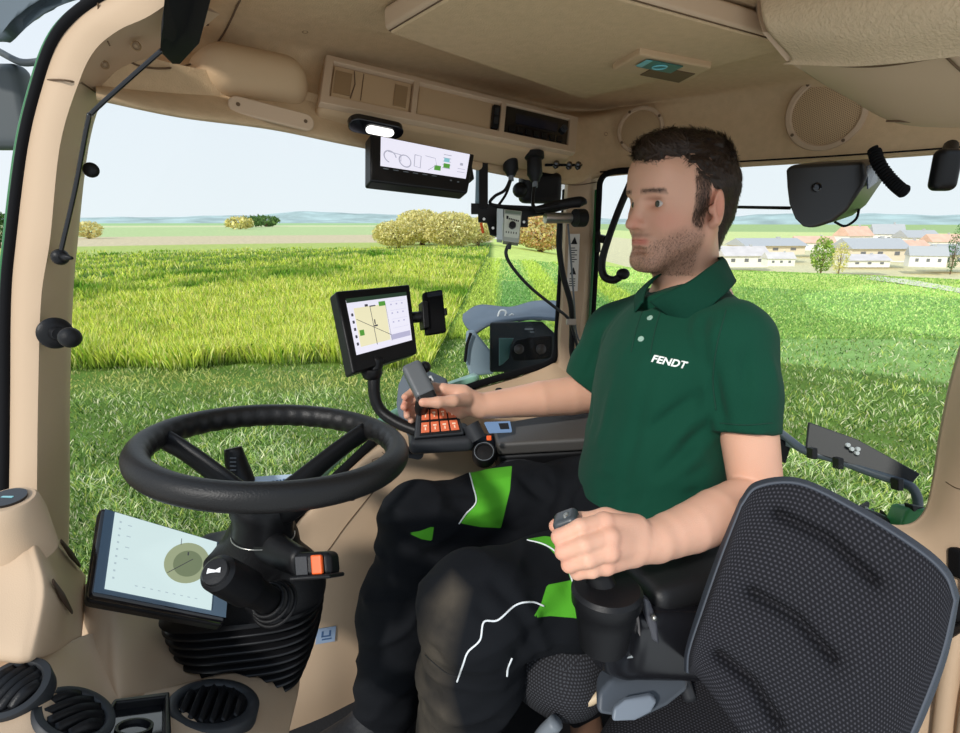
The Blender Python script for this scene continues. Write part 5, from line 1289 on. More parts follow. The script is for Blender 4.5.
bm = BM(); prism(bm, pts((626,592,.715),(634,596,.715),(640,620,.72),(642,640,.73),(634,632,.725),(628,615,.72)), FWD*.02); mobj('bracket', bm, mat('bracket_grey', s2l(120,112,108), .35), root, bevel=.004)
bm = BM(); prism(bm, pts((643,597,.72),(651,602,.72),(658,625,.73),(660,646,.74),(652,640,.735),(646,618,.725)), FWD*.02); mobj('bracket', bm, mat('bracket_dark', s2l(74,74,80), .3), root, bevel=.004)
for x_,y_ in ((613,598),(615,614),(654,618)):
    bm = BM(); lathe(bm, P(x_,y_,.690 if x_<620 else .72), -FWD, [(.0035,-.006),(.0035,.002),(0,.003)], 12); mobj('screw', bm, steel, root, smooth=True)
bm = BM(); tube(bm, pts((588,640,.73),(607,659,.73),(632,657,.73),(618,640,.75)), .0016, 6); mobj('wire_frame', bm, lgrey, root, smooth=True)
# arm pad under the near forearm
pa = P(692,570,.83)
def pd(f): f.box(pa,(.105,.055,.022),.020,0,(Vector((.93,.36,.0)).normalized(),Vector((-.36,.93,0)).normalized(),upz))
t = sdf('near_armrest', mat('armrest_vinyl',(.014,.014,.015),.45,bump=.2,bscale=500,spec=.4), pa-Vector((.18,.15,.06)), pa+Vector((.18,.15,.06)), .004, pd, relaxn=3); tag(t,'padded black armrest under the driver near forearm','armrest')
bm = BM(); tube(bm, [pa-upz*.02, pa-upz*.10+Vector((.04,.06,0)), P(720,640,.95)], [.02,.025,.03], 10, 10); mobj('hinge', bm, blackm, t, smooth=True)

# ================================================================= instructor seat in the foreground
root = empty('passenger_seat', P(760,760,.72), 'large black dotted fabric passenger seat filling the lower right foreground', 'seat')
fab = uvmat('passenger_fabric', (.010,.010,.013), (.052,.052,.062), 66, 66, .26, .9, .5)
# outline of the cushion face: rows from the top edge down
top_ = [(742,505,.80),(758,487,.80),(800,484,.775),(858,512,.735),(915,548,.695),(944,574,.675),(954,600,.665)]
r1__ = [(722,556,.80),(740,545,.795),(790,556,.765),(842,588,.725),(892,620,.69),(925,645,.67),(941,655,.66)]
r2__ = [(703,610,.795),(718,605,.785),(768,625,.755),(818,655,.715),(868,688,.68),(900,708,.66),(917,718,.65)]
r3__ = [(690,650,.79),(702,650,.78),(748,680,.745),(798,715,.705),(842,750,.67),(876,772,.65),(890,780,.64)]
r4__ = [(688,672,.79),(700,680,.775),(735,725,.735),(775,775,.69),(820,815,.66),(850,840,.64),(862,845,.63)]
SCL = .90
top_, r1__, r2__, r3__, r4__ = [[(x,y,z*SCL) for x,y,z in r] for r in (top_, r1__, r2__, r3__, r4__)]
cent = P(825,640,.72*SCL)
GR = [((778,514),(828,538),(874,580)),((752,592),(795,617),(832,657)),((719,655),(752,682),(778,722))]
def seg_d(px, py):
    best = 99; s_t = 0
    for g3 in GR:
        for a,b in ((g3[0],g3[1]),(g3[1],g3[2])):
            vx,vy=b[0]-a[0],b[1]-a[1]; t=max(0,min(1,((px-a[0])*vx+(py-a[1])*vy)/(vx*vx+vy*vy))); dd=math.hypot(px-a[0]-t*vx,py-a[1]-t*vy)
            if dd < best: best = dd
    return best
NU, NV = 110, 110
R = [crom(pts(*r), NU) for r in (top_, r1__, r2__, r3__, r4__)]
grid = [crom([R[j][i] for j in range(5)], NV) for i in range(NU)]
fn_ = (R[0][-1]-R[0][0]).cross(R[-1][0]-R[0][0]).normalized()
if fn_.dot(CAM-cent) < 0: fn_ = -fn_
V_ = []; uvs = []
for j in range(NV):
    for i in range(NU):
        p = grid[i][j]; x_, y_, _z = PX(p); dd = seg_d(x_, y_)
        ed = min(i, NU-1-i, j, NV-1-j)/NU
        h_ = .012*min(1, ed/.12)**.5 - .020*math.exp(-(dd/4.5)**2) - .009*math.exp(-(dd/15.0)**2)
        V_.append(p + fn_*h_); uvs.append((i/(NU-1), j/(NV-1)))
Q_ = np.array([(j*NU+i, j*NU+i+1, (j+1)*NU+i+1, (j+1)*NU+i) for j in range(NV-1) for i in range(NU-1)])
me = np_mesh('backrest', np.array([tuple(v) for v in V_]), Q_); ul = me.uv_layers.new(name='u')
vi = np.zeros(len(me.loops), dtype=np.int32); me.loops.foreach_get('vertex_index', vi); ua = np.array(uvs)[vi].astype(np.float32); ul.data.foreach_set('uv', ua.ravel())
mobj('backrest', me, fab, root)
# side wall and shell of the backrest
edge = [grid[i][0] for i in range(0,NU,3)] + [grid[NU-1][j] for j in range(0,NV,3)]
edgeL = [grid[0][j] for j in range(NV-1,-1,-3)]
loop = edgeL + edge
side = loop; bm = BM()
rows2bm(bm, [[p+fn_*.001 for p in side], [p + (p-cent).normalized()*.008 - fn_*.012 for p in side], [p + (p-cent).normalized()*.008 - fn_*.055 for p in side], [p*.93+cent*.07 - fn_*.085 for p in side]])
bmesh.ops.recalc_face_normals(bm, faces=bm.faces)
mobj('side_bolster', bm, mat('seat_side', s2l(54,60,70), .7, bump=.3, bscale=700), root, smooth=True)
bm = BM(); rows2bm(bm, [[grid[i][j]*.93+cent*.07-fn_*.084 for i in range(0,NU,6)] for j in range(0,NV,6)]); mobj('back_shell', bm, black, root, smooth=True)
bm = BM(); tube(bm, [p+fn_*.002 for p in loop], .0022, 6); mobj('piping', bm, mat('piping_grey', s2l(66,72,82), .6), root, smooth=True)
cq = P(690,760,.82)
def pc(f): f.box(cq,(.12,.20,.06),.055,0,(Vector((.8,-.6,0)),Vector((.6,.8,0)),upz))
c2 = sdf('cushion', fab2 := uvmat('passenger_fabric_loose', (.013,.013,.016), (.052,.052,.062), 1, 1, .27, .9, .5), cq-Vector((.32,.32,.12)), cq+Vector((.32,.32,.12)), .006, pc, root, relaxn=3); boxuv(c2.data, Vector((.8,-.6,0)), Vector((.6,.8,0)), upz, .0048)
bm = BM(); tube(bm, pts((690,640,.86),(682,670,.86),(690,700,.85)), .010, 8, 16); mobj('recliner', bm, dgrey, root, smooth=True)
# belt bar at the far right edge
root = empty('belt_anchor', P(955,620,.90), 'black seat belt anchor and rod at the right edge behind the passenger seat', 'belt anchor')
bm = BM(); tube(bm, pts((928,650,.88),(945,636,.90),(975,618,.92)), .007, 10); mobj('rod', bm, black, root, smooth=True)
bm = BM(); add_box(bm, P(962,563,.98), RT, UP, FWD, .03,.05,.03); mobj('upper_block', bm, blackm, root, bevel=.006)
bm = BM(); add_box(bm, P(960,614,.93), RT, UP, FWD, .035,.05,.03); mobj('lower_block', bm, blackm, root, bevel=.006)
bm = BM(); tube(bm, pts((962,563,.98),(968,590,.95),(960,614,.93)), .006, 8, 10); mobj('strap', bm, blackm, root, smooth=True)

# ================================================================= the driver
man = empty('person', P(640,520,1.0), 'man in dark green polo shirt and black work trousers seated with hands on two joysticks', 'person')
hf = Vector((-.925,-.38,-.02)).normalized(); hl = Vector((.38,-.925,0)).normalized(); hu = hf.cross(hl).normalized()
HO = P(680,204,1.045)
HA = (hf, hl, hu)
def H(x, y, z): return HO + hf*x + hl*y + hu*z
skinc = s2l(222,172,146)
# ---- head, neck, torso core and arms in one surface
K1, K2, K3, K4 = P(604,522,.672), P(609,537,.658), P(609,552,.655), P(606,566,.662)
lo = Vector((-.20,.42,1.85)); hi = Vector((.66,1.45,2.82))
F_ = Field(lo, hi, .0026)
def el(x,y,z,rx,ry,rz,k=.012,mode='add',rot=None):
    F_.ell(H(x,y,z),(rx,ry,rz),k,HA if rot is None else rot,mode)
# skull and face
el(-.012,0,.038,.097,.074,.080)
el(.020,0,.015,.074,.066,.075,.03)
el(.040,0,-.040,.050,.056,.068,.03)
F_.cone(H(.005,.052,-.055),H(.070,.018,-.100),.018,.017,.025)   # jaw
F_.cone(H(.005,-.052,-.055),H(.070,-.018,-.100),.018,.017,.025)
F_.cone(H(.068,.012,-.101),H(.068,-.012,-.101),.0165,.0165,.02)   # chin
el(.050,.036,-.030,.030,.022,.026,.02); el(.050,-.036,-.030,.030,.022,.026,.02)   # cheeks
F_.cone(H(.083,.034,.020),H(.090,.008,.016),.008,.008,.012); F_.cone(H(.083,-.034,.020),H(.090,-.008,.016),.008,.008,.012)
el(.072,0,.055,.022,.050,.035,.03)
# eye sockets
el(.094,.033,.001,.021,.018,.0098,.010,'sub'); el(.094,-.033,.001,.021,.018,.0098,.010,'sub')
# lids
for s_ in (1,-1):
    F_.cone(H(.0785,s_*.022,.0085),H(.0735,s_*.045,.0065),.0036,.0036,.004); F_.cone(H(.0775,s_*.022,-.0085),H(.073,s_*.044,-.0068),.0032,.0032,.004)
# nose
F_.cone(H(.086,0,.008),H(.106,0,-.030),.0070,.0095,.010)
F_.cone(H(.102,0,-.034),H(.1095,0,-.0345),.0105,.0095,.005)
F_.cone(H(.093,.011,-.038),H(.096,.010,-.037),.0085,.0075,.005); F_.cone(H(.093,-.011,-.038),H(.096,-.010,-.037),.0085,.0075,.005)
F_.ell(H(.099,.0065,-.046),(.005,.003,.004),.003,HA,'sub'); F_.ell(H(.099,-.0065,-.046),(.005,.003,.004),.003,HA,'sub')
# mouth
el(.075,0,-.066,.018,.028,.020,.012)
F_.cone(H(.0915,.010,-.0605),H(.0915,-.010,-.0605),.0036,.0036,.004); F_.cone(H(.082,.024,-.062),H(.0915,.010,-.0605),.0018,.0035,.004); F_.cone(H(.082,-.024,-.062),H(.0915,-.010,-.0605),.0018,.0035,.004)
F_.cone(H(.0895,.009,-.0700),H(.0895,-.009,-.0700),.0042,.0042,.004); F_.cone(H(.080,.022,-.066),H(.0895,.009,-.0700),.0018,.0040,.004); F_.cone(H(.080,-.022,-.066),H(.0895,-.009,-.0700),.0018,.0040,.004)
F_.cone(H(.090,.018,-.0652),H(.095,0,-.0655),.0016,.0018,.002,'sub'); F_.cone(H(.090,-.018,-.0652),H(.095,0,-.0655),.0016,.0018,.002,'sub'); F_.cone(H(.083,.027,-.0635),H(.090,.018,-.0652),.0012,.0016,.002,'sub')
el(.090,0,-.082,.010,.018,.005,.008,'sub')
# ears
for s_ in (1,-1):
    EA = ((hf*.92+hl*s_*.35).normalized(), (hl*s_*.92-hf*.35).normalized(), (hu*.98-hf*.18).normalized())
    F_.ell(H(-.016,s_*.080,-.008),(.0175,.0065,.031),.004,EA)
    F_.ell(H(-.011,s_*.0875,-.004),(.0100,.0055,.019),.004,EA,'sub')
    F_.cone(H(-.010,s_*.080,-.033),H(-.008,s_*.077,-.036),.008,.007,.006)
    F_.ell(H(-.002,s_*.077,-.012),(.006,.006,.008),.005,EA)
# neck
F_.cone(H(-.020,0,-.055),H(-.042,0,-.185),.055,.058,.03)
F_.cone(H(.015,.0,-.105),H(-.030,0,-.190),.032,.036,.03)
F_.cone(H(-.02,.055,-.05),H(-.015,.02,-.19),.012,.012,.02)
# torso core (inside the shirt)
NB = H(-.045,0,-.20)
SN, SF_ = P(730,345,.885), P(618,335,1.19)
F_.cone(NB, SN, .05,.05,.03); F_.cone(NB, SF_, .05,.05,.03)
F_.cone(NB, P(668,430,1.03), .075,.10,.04); F_.cone(P(668,430,1.03),P(640,505,1.02),.10,.11,.04)
# near arm
EN, WN = P(757,497,.855), P(655,541,.715)
F_.cone(SN, P(747,420,.862), .052,.046,.02); F_.cone(P(747,420,.862), EN, .043,.038,.003)
F_.chain([EN,P(738,507,.822),P(716,516,.785),P(690,528,.752),P(670,535,.732),WN],[.038,.0395,.0375,.033,.0295,.0270],.002)
# near hand: a fist round the joystick
F_.cone(WN, P(632,543,.70), .0270,.0275,.004)
PM = [P(637,528,.695),P(636,537,.690),P(634,547,.688),P(632,556,.690)]
for pm, kk, r_ in zip(PM, (K1,K2,K3,K4), (.0150,.0150,.0145,.0135)): F_.cone(pm, kk, r_, r_*.80, .008)
for (a_, b_, c_, d_, r_) in (
    (K1, P(580,527,.655), P(559,537,.664), P(572,541,.690), .0100),
    (K2, P(584,545,.642), P(563,552,.655), P(578,555,.685), .0102),
    (K3, P(588,560,.643), P(569,565,.658), P(584,566,.685), .0097),
    (K4, P(592,571,.652), P(577,573,.666), P(590,571,.690), .0086)):
    F_.chain([a_, b_, c_, d_], [r_*1.08, r_*.95, r_*.92, r_*.75], .004)
    F_.ell(a_ - FWD*.002, (r_*1.15,)*3, .004)
F_.chain([P(634,527,.705), P(606,520,.715), P(578,522,.725), P(556,526,.715)], [.016,.0145,.0115,.0095], .008)
# far arm and hand
EF, WF = P(606,392,1.235), P(481,406,1.155)
F_.cone(SF_, P(603,362,1.22), .050,.044,.02); F_.cone(P(603,362,1.22), EF, .043,.040,.02)
F_.chain([EF,P(570,396,1.215),P(540,399,1.195),P(508,403,1.175),WF,P(463,400,1.14)],[.040,.0415,.038,.031,.0265,.027],.002)
for (a_, b_, r_) in ((P(462,393,1.14),P(443,389,1.125),.014),(P(461,400,1.145),P(441,396,1.14),.014),(P(460,408,1.15),P(440,403,1.15),.013),(P(460,412,1.15),P(442,410,1.155),.012)): F_.cone(a_, b_, r_+.003, r_*.85, .010)
F_.chain([P(443,389,1.125),P(428,386,1.145),P(413,392,1.165),P(405,397,1.145)],[.0108,.0100,.0092,.0078],.004)
F_.chain([P(441,396,1.14),P(422,396,1.17),P(407,402,1.165),P(404,407,1.14)],[.0108,.0100,.0092,.0078],.004)
F_.chain([P(440,403,1.15),P(420,406,1.18),P(408,412,1.165),P(407,416,1.14)],[.0100,.0094,.0086,.0072],.004)
F_.chain([P(442,410,1.155),P(425,414,1.18),P(412,419,1.165),P(411,421,1.145)],[.0090,.0084,.0078,.0066],.004)
F_.chain([P(466,400,1.12),P(453,401,1.085),P(438,402.5,1.068),P(423,402.5,1.06)],[.0140,.0120,.0105,.0088],.006)
Vb, Qb = F_.mesh(); Vb = relax(Vb, Qb, 2, .4)
hl_ = np.stack([(Vb-np.array(HO))@np.array(a) for a in (hf,hl,hu)],1)
X_, Y_, Z_ = hl_.T
base = np.tile(np.array(skinc), (len(Vb),1))
def blend(c, w): 
    global base
    w = np.clip(w,0,1)[:,None]; base = base*(1-w)+np.array(s2l(*c))[None,:]*w
def g3(cx,cy,cz,rx,ry,rz): return np.exp(-(((X_-cx)/rx)**2+((Y_-cy)/ry)**2+((Z_-cz)/rz)**2))
isH = (np.abs(Y_)<.1)&(Z_>-.14)&(X_>-.12)&(X_<.13)
n1 = vnoise(Vb, 900, 2); n2 = vnoise(Vb, 60, 1)
base *= (1+.035*n2)[:,None]
for sy in (1,-1): blend((220,130,108), .45*g3(.06,sy*.045,-.03,.04,.025,.022)*isH)
blend((214,120,98), .5*g3(.105,0,-.034,.014,.018,.014)*isH)
for sy in (1,-1): blend((222,128,106), .5*g3(-.016,sy*.085,-.008,.025,.02,.035)*isH)
beard = (np.abs(Y_)<.074)*np.clip((-.034-Z_+.30*(X_<.02)*0 - .35*np.maximum(X_-.045,0))/.02,0,1)*np.clip((X_+.005)/.012,0,1)
side = np.clip((Z_+.10)/.01,0,1)
jawb = np.clip(1-np.abs(X_-.014)/.014,0,1)*(Z_<.01)*(Z_>-.06)*(np.abs(Y_)>.05)*(np.abs(Y_)<.073)
bw = np.maximum(beard, jawb*.9)*isH*(Z_>-.128)
mouthclr = np.exp(-(((Z_+.0655)/.0075)**2))*np.clip((.032-np.abs(Y_))/.010,0,1)*(X_>.062)
bw = bw*(1-mouthclr); bw = bw*(1-.85*g3(.072,.038,-.045,.03,.014,.014))*(1-.5*np.exp(-(((Z_+.085)/.006)**2))*(X_>.07)*(np.abs(Y_)<.012)*0)
bw = np.clip(bw,0,1)*np.clip(.72+.35*n1,.35,1)
blend((108,76,58), bw*np.where((X_>.066),.36,.50))
mous = np.exp(-(((Z_+.0535)/.0045)**2))*np.clip((.034-np.abs(Y_))/.014,0,1)*(X_>.066)*isH; blend((112,78,60), mous*.5)
sbz = np.clip(1-np.abs(X_-.013-.10*np.maximum(Z_,0))/.017,0,1)**.5*np.clip((Z_+.05)/.03,0,1)*np.clip((.062-Z_)/.02,0,1)*(np.abs(Y_)>.045)*(np.abs(Y_)<.0765)*isH
blend((58,42,34), sbz*.8)
lips = np.exp(-(((Z_+.0655)/.0062)**4))*np.clip((.026-np.abs(Y_))/.008,0,1)*(X_>.072)*isH; blend((204,112,98), lips*.75)
for sy in (1,-1):
    bz = .0215-.10*np.maximum(np.abs(Y_)-.034,0)
    blend((112,76,56), .6*np.exp(-(((Z_-bz)/.0042)**2))*(Y_*sy>.012)*(Y_*sy<.052)*(X_>.05)*isH)
    blend((150,92,74), .5*g3(.08,sy*.032,.0085,.02,.016,.003)*isH)
# knuckles and fingertips a little redder
pts_np = lambda p: np.array(p)
for c_, r_ in [(k,.010) for k in (K1,K2,K3,K4)]+[(P(559,537,.664),.010),(P(563,552,.655),.010),(P(569,565,.658),.010),(P(556,526,.715),.012),(P(423,403,1.06),.010),(P(405,405,1.14),.02)]:
    d2 = ((Vb-pts_np(c_))**2).sum(1); blend((214,120,100), .45*np.exp(-d2/r_**2))
me = np_mesh('body', Vb, Qb, cols=np.clip(base,0,1))
skin = mat('skin', skinc, .48, bump=.25, bscale=700, spec=.35, vcol='tone', sss=.12)
body = mobj('body', me, skin, man)

# eyes
for s_ in (1,-1):
    c = H(.0690,s_*.033,.0002); bm = BM(); sph(bm, c, .0122, 20); ey = mobj('eye', bm, mat('eye_white', s2l(196,186,180), .25), man, smooth=True)
    gd = (hf*1.0+hl*.05+hu*-.02).normalized()
    bm = BM(); lathe(bm, c+gd*.0108, gd, [(.0058,-.001),(.0054,.0008),(.003,.0016),(0,.0018)], 20); mobj('iris', bm, mat('iris_dark', s2l(58,62,52), .1), ey, smooth=True)
# ---- hair
Hf = Field(HO-Vector((.16,.16,.12)), HO+Vector((.16,.16,.18)), .003)
def he(x,y,z,rx,ry,rz,k=.015,mode='add'): Hf.ell(H(x,y,z),(rx,ry,rz),k,HA,mode)
he(-.014,0,.042,.097,.0780,.080)
he(.030,0,.100,.060,.056,.026,.02); he(.064,.004,.090,.030,.046,.022,.015); he(.078,.010,.083,.018,.034,.016,.012)
he(-.030,0,.092,.055,.055,.026,.02)
he(-.080,.0,.02,.022,.055,.05,.02)
Hf.cone(H(-.066,.0,-.025),H(-.060,0,-.070),.046,.036,.03)
# clear the face and the ears
he(.112,0,-.02,.082,.120,.086,.006,'sub')
he(.030,0,-.120,.075,.12,.096,.006,'sub')
for s_ in (1,-1): he(-.012,s_*.088,-.010,.021,.022,.032,.004,'sub'); he(.063,s_*.078,.004,.028,.03,.048,.006,'sub')
Hf.cut(H(0,0,-.092), tuple(-hu))
Vh, Qh = Hf.mesh(); Vh = relax(Vh, Qh, 1)
meh = np_mesh('hair', Vh, Qh); nh = vnormals(meh)
lh = np.stack([(Vh-np.array(HO))@np.array(a) for a in (hf,hl,hu)],1)
amp = np.clip((lh[:,2]-.02)/.08,0,1)*.0035+.0012
st_n = vnoise(np.stack([lh[:,0]*.35+lh[:,2]*.3, lh[:,1]*1.2, lh[:,2]*.8-lh[:,0]*.3],1), 260, 1)+.6*vnoise(np.stack([lh[:,0]*.4, lh[:,1]*1.5, lh[:,2]],1), 520, 3)
Vh2 = Vh + nh*(amp*st_n)[:,None]
hairm = mat('dark_hair', s2l(40,30,24), .5, spec=.35)
hair = mobj('hair', np_mesh('hair', Vh2, Qh), hairm, man)
# strands over the surface
ns = 9000; idx = rng.integers(0, len(Vh2), ns); bp0 = Vh2[idx]; nn_ = nh[idx]; lc = lh[idx]
def strandmesh(bp0, nn_, flow, L, w, lift):
    n = len(bp0); fl = flow - nn_*(flow*nn_).sum(1)[:,None]; fl /= (np.linalg.norm(fl,axis=1)[:,None]+1e-9)
    sd_ = np.cross(nn_, fl); segs = 4; rows = []
    for k in range(segs+1):
        t = k/segs; c = bp0 + fl*(L*t)[:,None] + nn_*((lift*np.sin(t*2.2)-.0005))[:,None]
        ww = (w*(1-t*.8))[:,None]; rows.append(c-sd_*ww); rows.append(c+sd_*ww)
    V = np.stack(rows, 1).reshape(-1,3); b0 = (np.arange(n)*(2*segs+2))[:,None]
    Q = np.concatenate([b0+np.array([[2*k,2*k+1,2*k+3,2*k+2]]) for k in range(segs)],0); return V, Q
top = np.clip((lc[:,2]-.05)/.04,0,1)[:,None]
flow = (np.array(hf)*.9+np.array(hu)*.25+np.array(hl)*.35)[None,:]*top + (np.array(hu)*-.8-np.array(hf)*.55)[None,:]*(1-top) + rng.normal(0,.28,(ns,3))
L = rng.uniform(.008,.016,ns)*(1+1.0*top[:,0]); Vs, Qs = strandmesh(bp0, nn_, flow, L, np.full(ns,.0006), rng.uniform(.001,.0035,ns)*(.6+top[:,0]))
mobj('strands', np_mesh('strands', Vs, Qs), mat('hair_strand', s2l(62,46,36), .4, spec=.4), hair)
# sideburns, beard stubble and eyebrow hairs
nb_ = vnormals(me)
for s_ in (1,-1):
    cand = np.where((sbz > .35)&(Y_*s_ > 0))[0]; sel = rng.choice(cand, 900)
    fl = (np.array(hu)*-.9+np.array(hf)*.12)[None,:]+rng.normal(0,.22,(900,3))
    Vs, Qs = strandmesh(Vb[sel]+rng.normal(0,.0006,(900,3)), nb_[sel], fl, rng.uniform(.005,.010,900), np.full(900,.0004), rng.uniform(.0008,.002,900))
    mobj('sideburn', np_mesh('sideburn', Vs, Qs), mat('hair_strand'), man)
cand = np.where(bw > .45)[0]; sel = rng.choice(cand, min(4200, len(cand)), replace=True)
fl = (np.array(hu)*-.8+np.array(hf)*.3)[None,:]+rng.normal(0,.3,(len(sel),3))
Vs, Qs = strandmesh(Vb[sel]+rng.normal(0,.0006,(len(sel),3)), nb_[sel], fl, rng.uniform(.002,.0045,len(sel)), np.full(len(sel),.00022), rng.uniform(.0006,.0018,len(sel)))
mobj('beard', np_mesh('beard', Vs, Qs), mat('beard_hair', s2l(84,56,42), .5), man)
for s_ in (1,-1):
    cand = np.where(isH & (X_>.05) & (np.abs(Z_-.0215)<.0030) & (Y_*s_>.013) & (Y_*s_<.050))[0]; sel = rng.choice(cand, 190)
    fl = np.array(hl)[None,:]*s_+np.array(hu)*.25+rng.normal(0,.28,(190,3))
    Vs, Qs = strandmesh(Vb[sel], nb_[sel], fl, rng.uniform(.004,.007,190), np.full(190,.00024), np.full(190,.0008)); mobj('eyebrow', np_mesh('eyebrow', Vs, Qs), mat('hair_strand'), man)

# ---- shirt
Sf = Field(Vector((-.05,.50,1.85)), Vector((.70,1.50,2.62)), .0042)
Sf.ell(P(672,372,1.04),(.128,.185,.150),.0)
Sf.ell(P(652,452,1.03),(.122,.178,.150),.05)
Sf.ell(P(646,492,1.02),(.118,.180,.080),.04)
Sf.cone(NB+Vector((0,0,-.005)), SN, .070,.066,.04); Sf.cone(NB+Vector((0,0,-.005)), SF_, .070,.066,.04)
Sf.ell(P(640,385,1.0),(.06,.12,.09),.05)
S2 = Field(Vector((-.05,.50,1.85)), Vector((.70,1.50,2.62)), .0042)
S2.cone(SN, P(740,392,.868), .062,.057,.03); S2.cone(P(740,392,.868), P(744.5,448,.862), .057,.053,.02)
S2.cone(SF_, P(598,368,1.215), .062,.060,.03); S2.cone(P(598,368,1.215), P(586,398,1.225), .060,.058,.02)
sleeve_o = P(746.5,433,.862); sdn = (P(746.5,448,.862)-P(744,392,.868)).normalized()
S2.cut(sleeve_o, tuple((sdn*1+Vector((-.05,0,0))).normalized()), sleeve_o-Vector((.10,.085,.1)), sleeve_o+Vector((.10,.085,.02)))
so_ = P(589,387,1.22); sdf_ = (P(585,398,1.225)-P(596,368,1.215)).normalized()
S2.cut(so_, tuple(Vector((-.52,0,-.85)).normalized()), so_-Vector((.12,.09,.09)), so_+Vector((.03,.12,.08)))
q_ = np.clip(.5+.5*(Sf.F-S2.F)/.025,0,1); Sf.F = Sf.F*(1-q_)+S2.F*q_-.025*q_*(1-q_)
# neck opening
Sf.cone(H(-.035,0,-.10), NB+Vector((-.02,0,.05)), .066,.066,.006,'sub')
Sf.ell(P(655,297,.985),(.030,.028,.040),.008,None,'sub')
Vs_, Qs_ = Sf.mesh(); Vs_ = relax(Vs_, Qs_, 2)
ms = np_mesh('shirt', Vs_, Qs_); ns_ = vnormals(ms)
def linefold(V, a, b_, amp_, wid, rad=.30):
    a = np.array(a); b_ = np.array(b_); ba = b_-a; t = np.clip(((V-a)@ba)/(ba@ba),0,1); d = np.linalg.norm(V-a-t[:,None]*ba,axis=1)
    return amp_*np.exp(-(d/wid)**2)*np.sin(np.pi*np.clip(t*.9+.05,0,1))**.5
dsp_ = np.zeros(len(Vs_))
for a_, b_, am, wd in (
    ((712,330,.87),(722,425,.83),-.010,.012),((722,330,.85),(712,400,.86),.004,.010),
    ((700,395,.87),(650,430,.88),-.006,.011),((706,410,.87),(660,455,.88),.005,.011),((712,425,.86),(660,475,.87),-.006,.010),((712,445,.86),(640,500,.88),.005,.012),((700,470,.86),(625,505,.90),-.006,.010),
    ((640,330,.93),(600,440,.97),.004,.014),((655,370,.90),(630,480,.91),-.004,.012),
    ((750,350,.80),(740,420,.80),-.004,.010),((765,360,.83),(768,425,.83),.004,.010),((600,330,1.13),(585,372,1.15),-.005,.010),((612,345,1.1),(590,420,1.03),-.005,.011),
    ((620,300,1.08),(602,340,1.12),.003,.012),((690,320,.90),(705,360,.88),-.004,.011),((690,490,.87),(590,495,.92),-.005,.009),((600,470,.94),(680,480,.88),.004,.010)):
    A_ = P(*a_); B_ = P(*b_)
    # drop the fold line onto the nearest surface points
    ia = np.argmin(((Vs_-np.array(A_))**2).sum(1)); ib = np.argmin(((Vs_-np.array(B_))**2).sum(1)); dsp_ += linefold(Vs_, Vs_[ia], Vs_[ib], am*1.4, wd)
dsp_ += .0016*vnoise(Vs_, 28, 4)+.0008*vnoise(Vs_, 75, 9)
Vs_ = Vs_ + ns_*dsp_[:,None]
shirtm = mat('green_pique', s2l(8,64,47), .85, bump=.5, bscale=900, spec=.2, sheen=.03)
shirt = mobj('shirt', np_mesh('shirt', Vs_, Qs_), shirtm, man)
bpy.context.view_layer.update(); SB = bvh_of(shirt)
def surf(bv, px, py, lift=.0015):
    d = ray(px,py).normalized(); h = bv.ray_cast(CAM+d*.2, d)
    return None if h[0] is None else (h[0]-d*lift, h[1] if h[1].dot(d) < 0 else -h[1])
def drape(name, bv, pl, r, m, parent, n=60, lift=.0008, flat=.5):
    pp = [Vector((x,y,0)) for x,y in pl]; pp = crom(pp, n); out = []
    for q_ in pp:
        h = surf(bv, q_.x, q_.y, lift)
        if h: out.append(h[0])
    if len(out) < 3: return None
    bm = BM(); tube(bm, out, r, 6); return mobj(name, bm, m, parent, smooth=True)
seamm = mat('shirt_seam', s2l(10,56,42), .9)
drape('placket_edge', SB, [(643,308),(636,330),(631,352)], .0009, seamm, shirt); drape('placket_edge', SB, [(660,312),(655,330),(650,354)], .0009, seamm, shirt)
drape('sleeve_seam', SB, [(720,423),(745,425),(772,423)], .0008, seamm, shirt); drape('shoulder_seam', SB, [(726,310),(717,345),(713,380),(716,410)], .0009, seamm, shirt)
for px,py in ((650,318),(641,339)):
    h = surf(SB,px,py,.001); bm = BM(); lathe(bm,h[0],h[1],[(.0052,-.001),(.0052,.0012),(.004,.0018),(.0025,.001),(0,.001)],16); mobj('button', bm, mat('button_green', s2l(150,180,166), .3), shirt, smooth=True)
# chest lettering laid on the cloth
mt = text_mesh('FENDT', 10.2, .22, .0, bold=.32)
bmt = bmesh.new(); bmt.from_mesh(mt); bmesh.ops.subdivide_edges(bmt, edges=bmt.edges, cuts=1); bmt.to_mesh(mt); bmt.free()
rr_ = math.radians(-12); okv = True
for v in mt.vertices:
    x,y = v.co.x*1.12, v.co.y; px = 668.5 + x*math.cos(rr_)+y*math.sin(rr_)*-1; py = 362 - (x*math.sin(rr_)+y*math.cos(rr_))
    h = surf(SB, px, py, .0012)
    if h: v.co = h[0]
mt.update(); mobj('chest_lettering', mt, mat('logo_white', s2l(236,240,236), .6), shirt, solid=.0008)
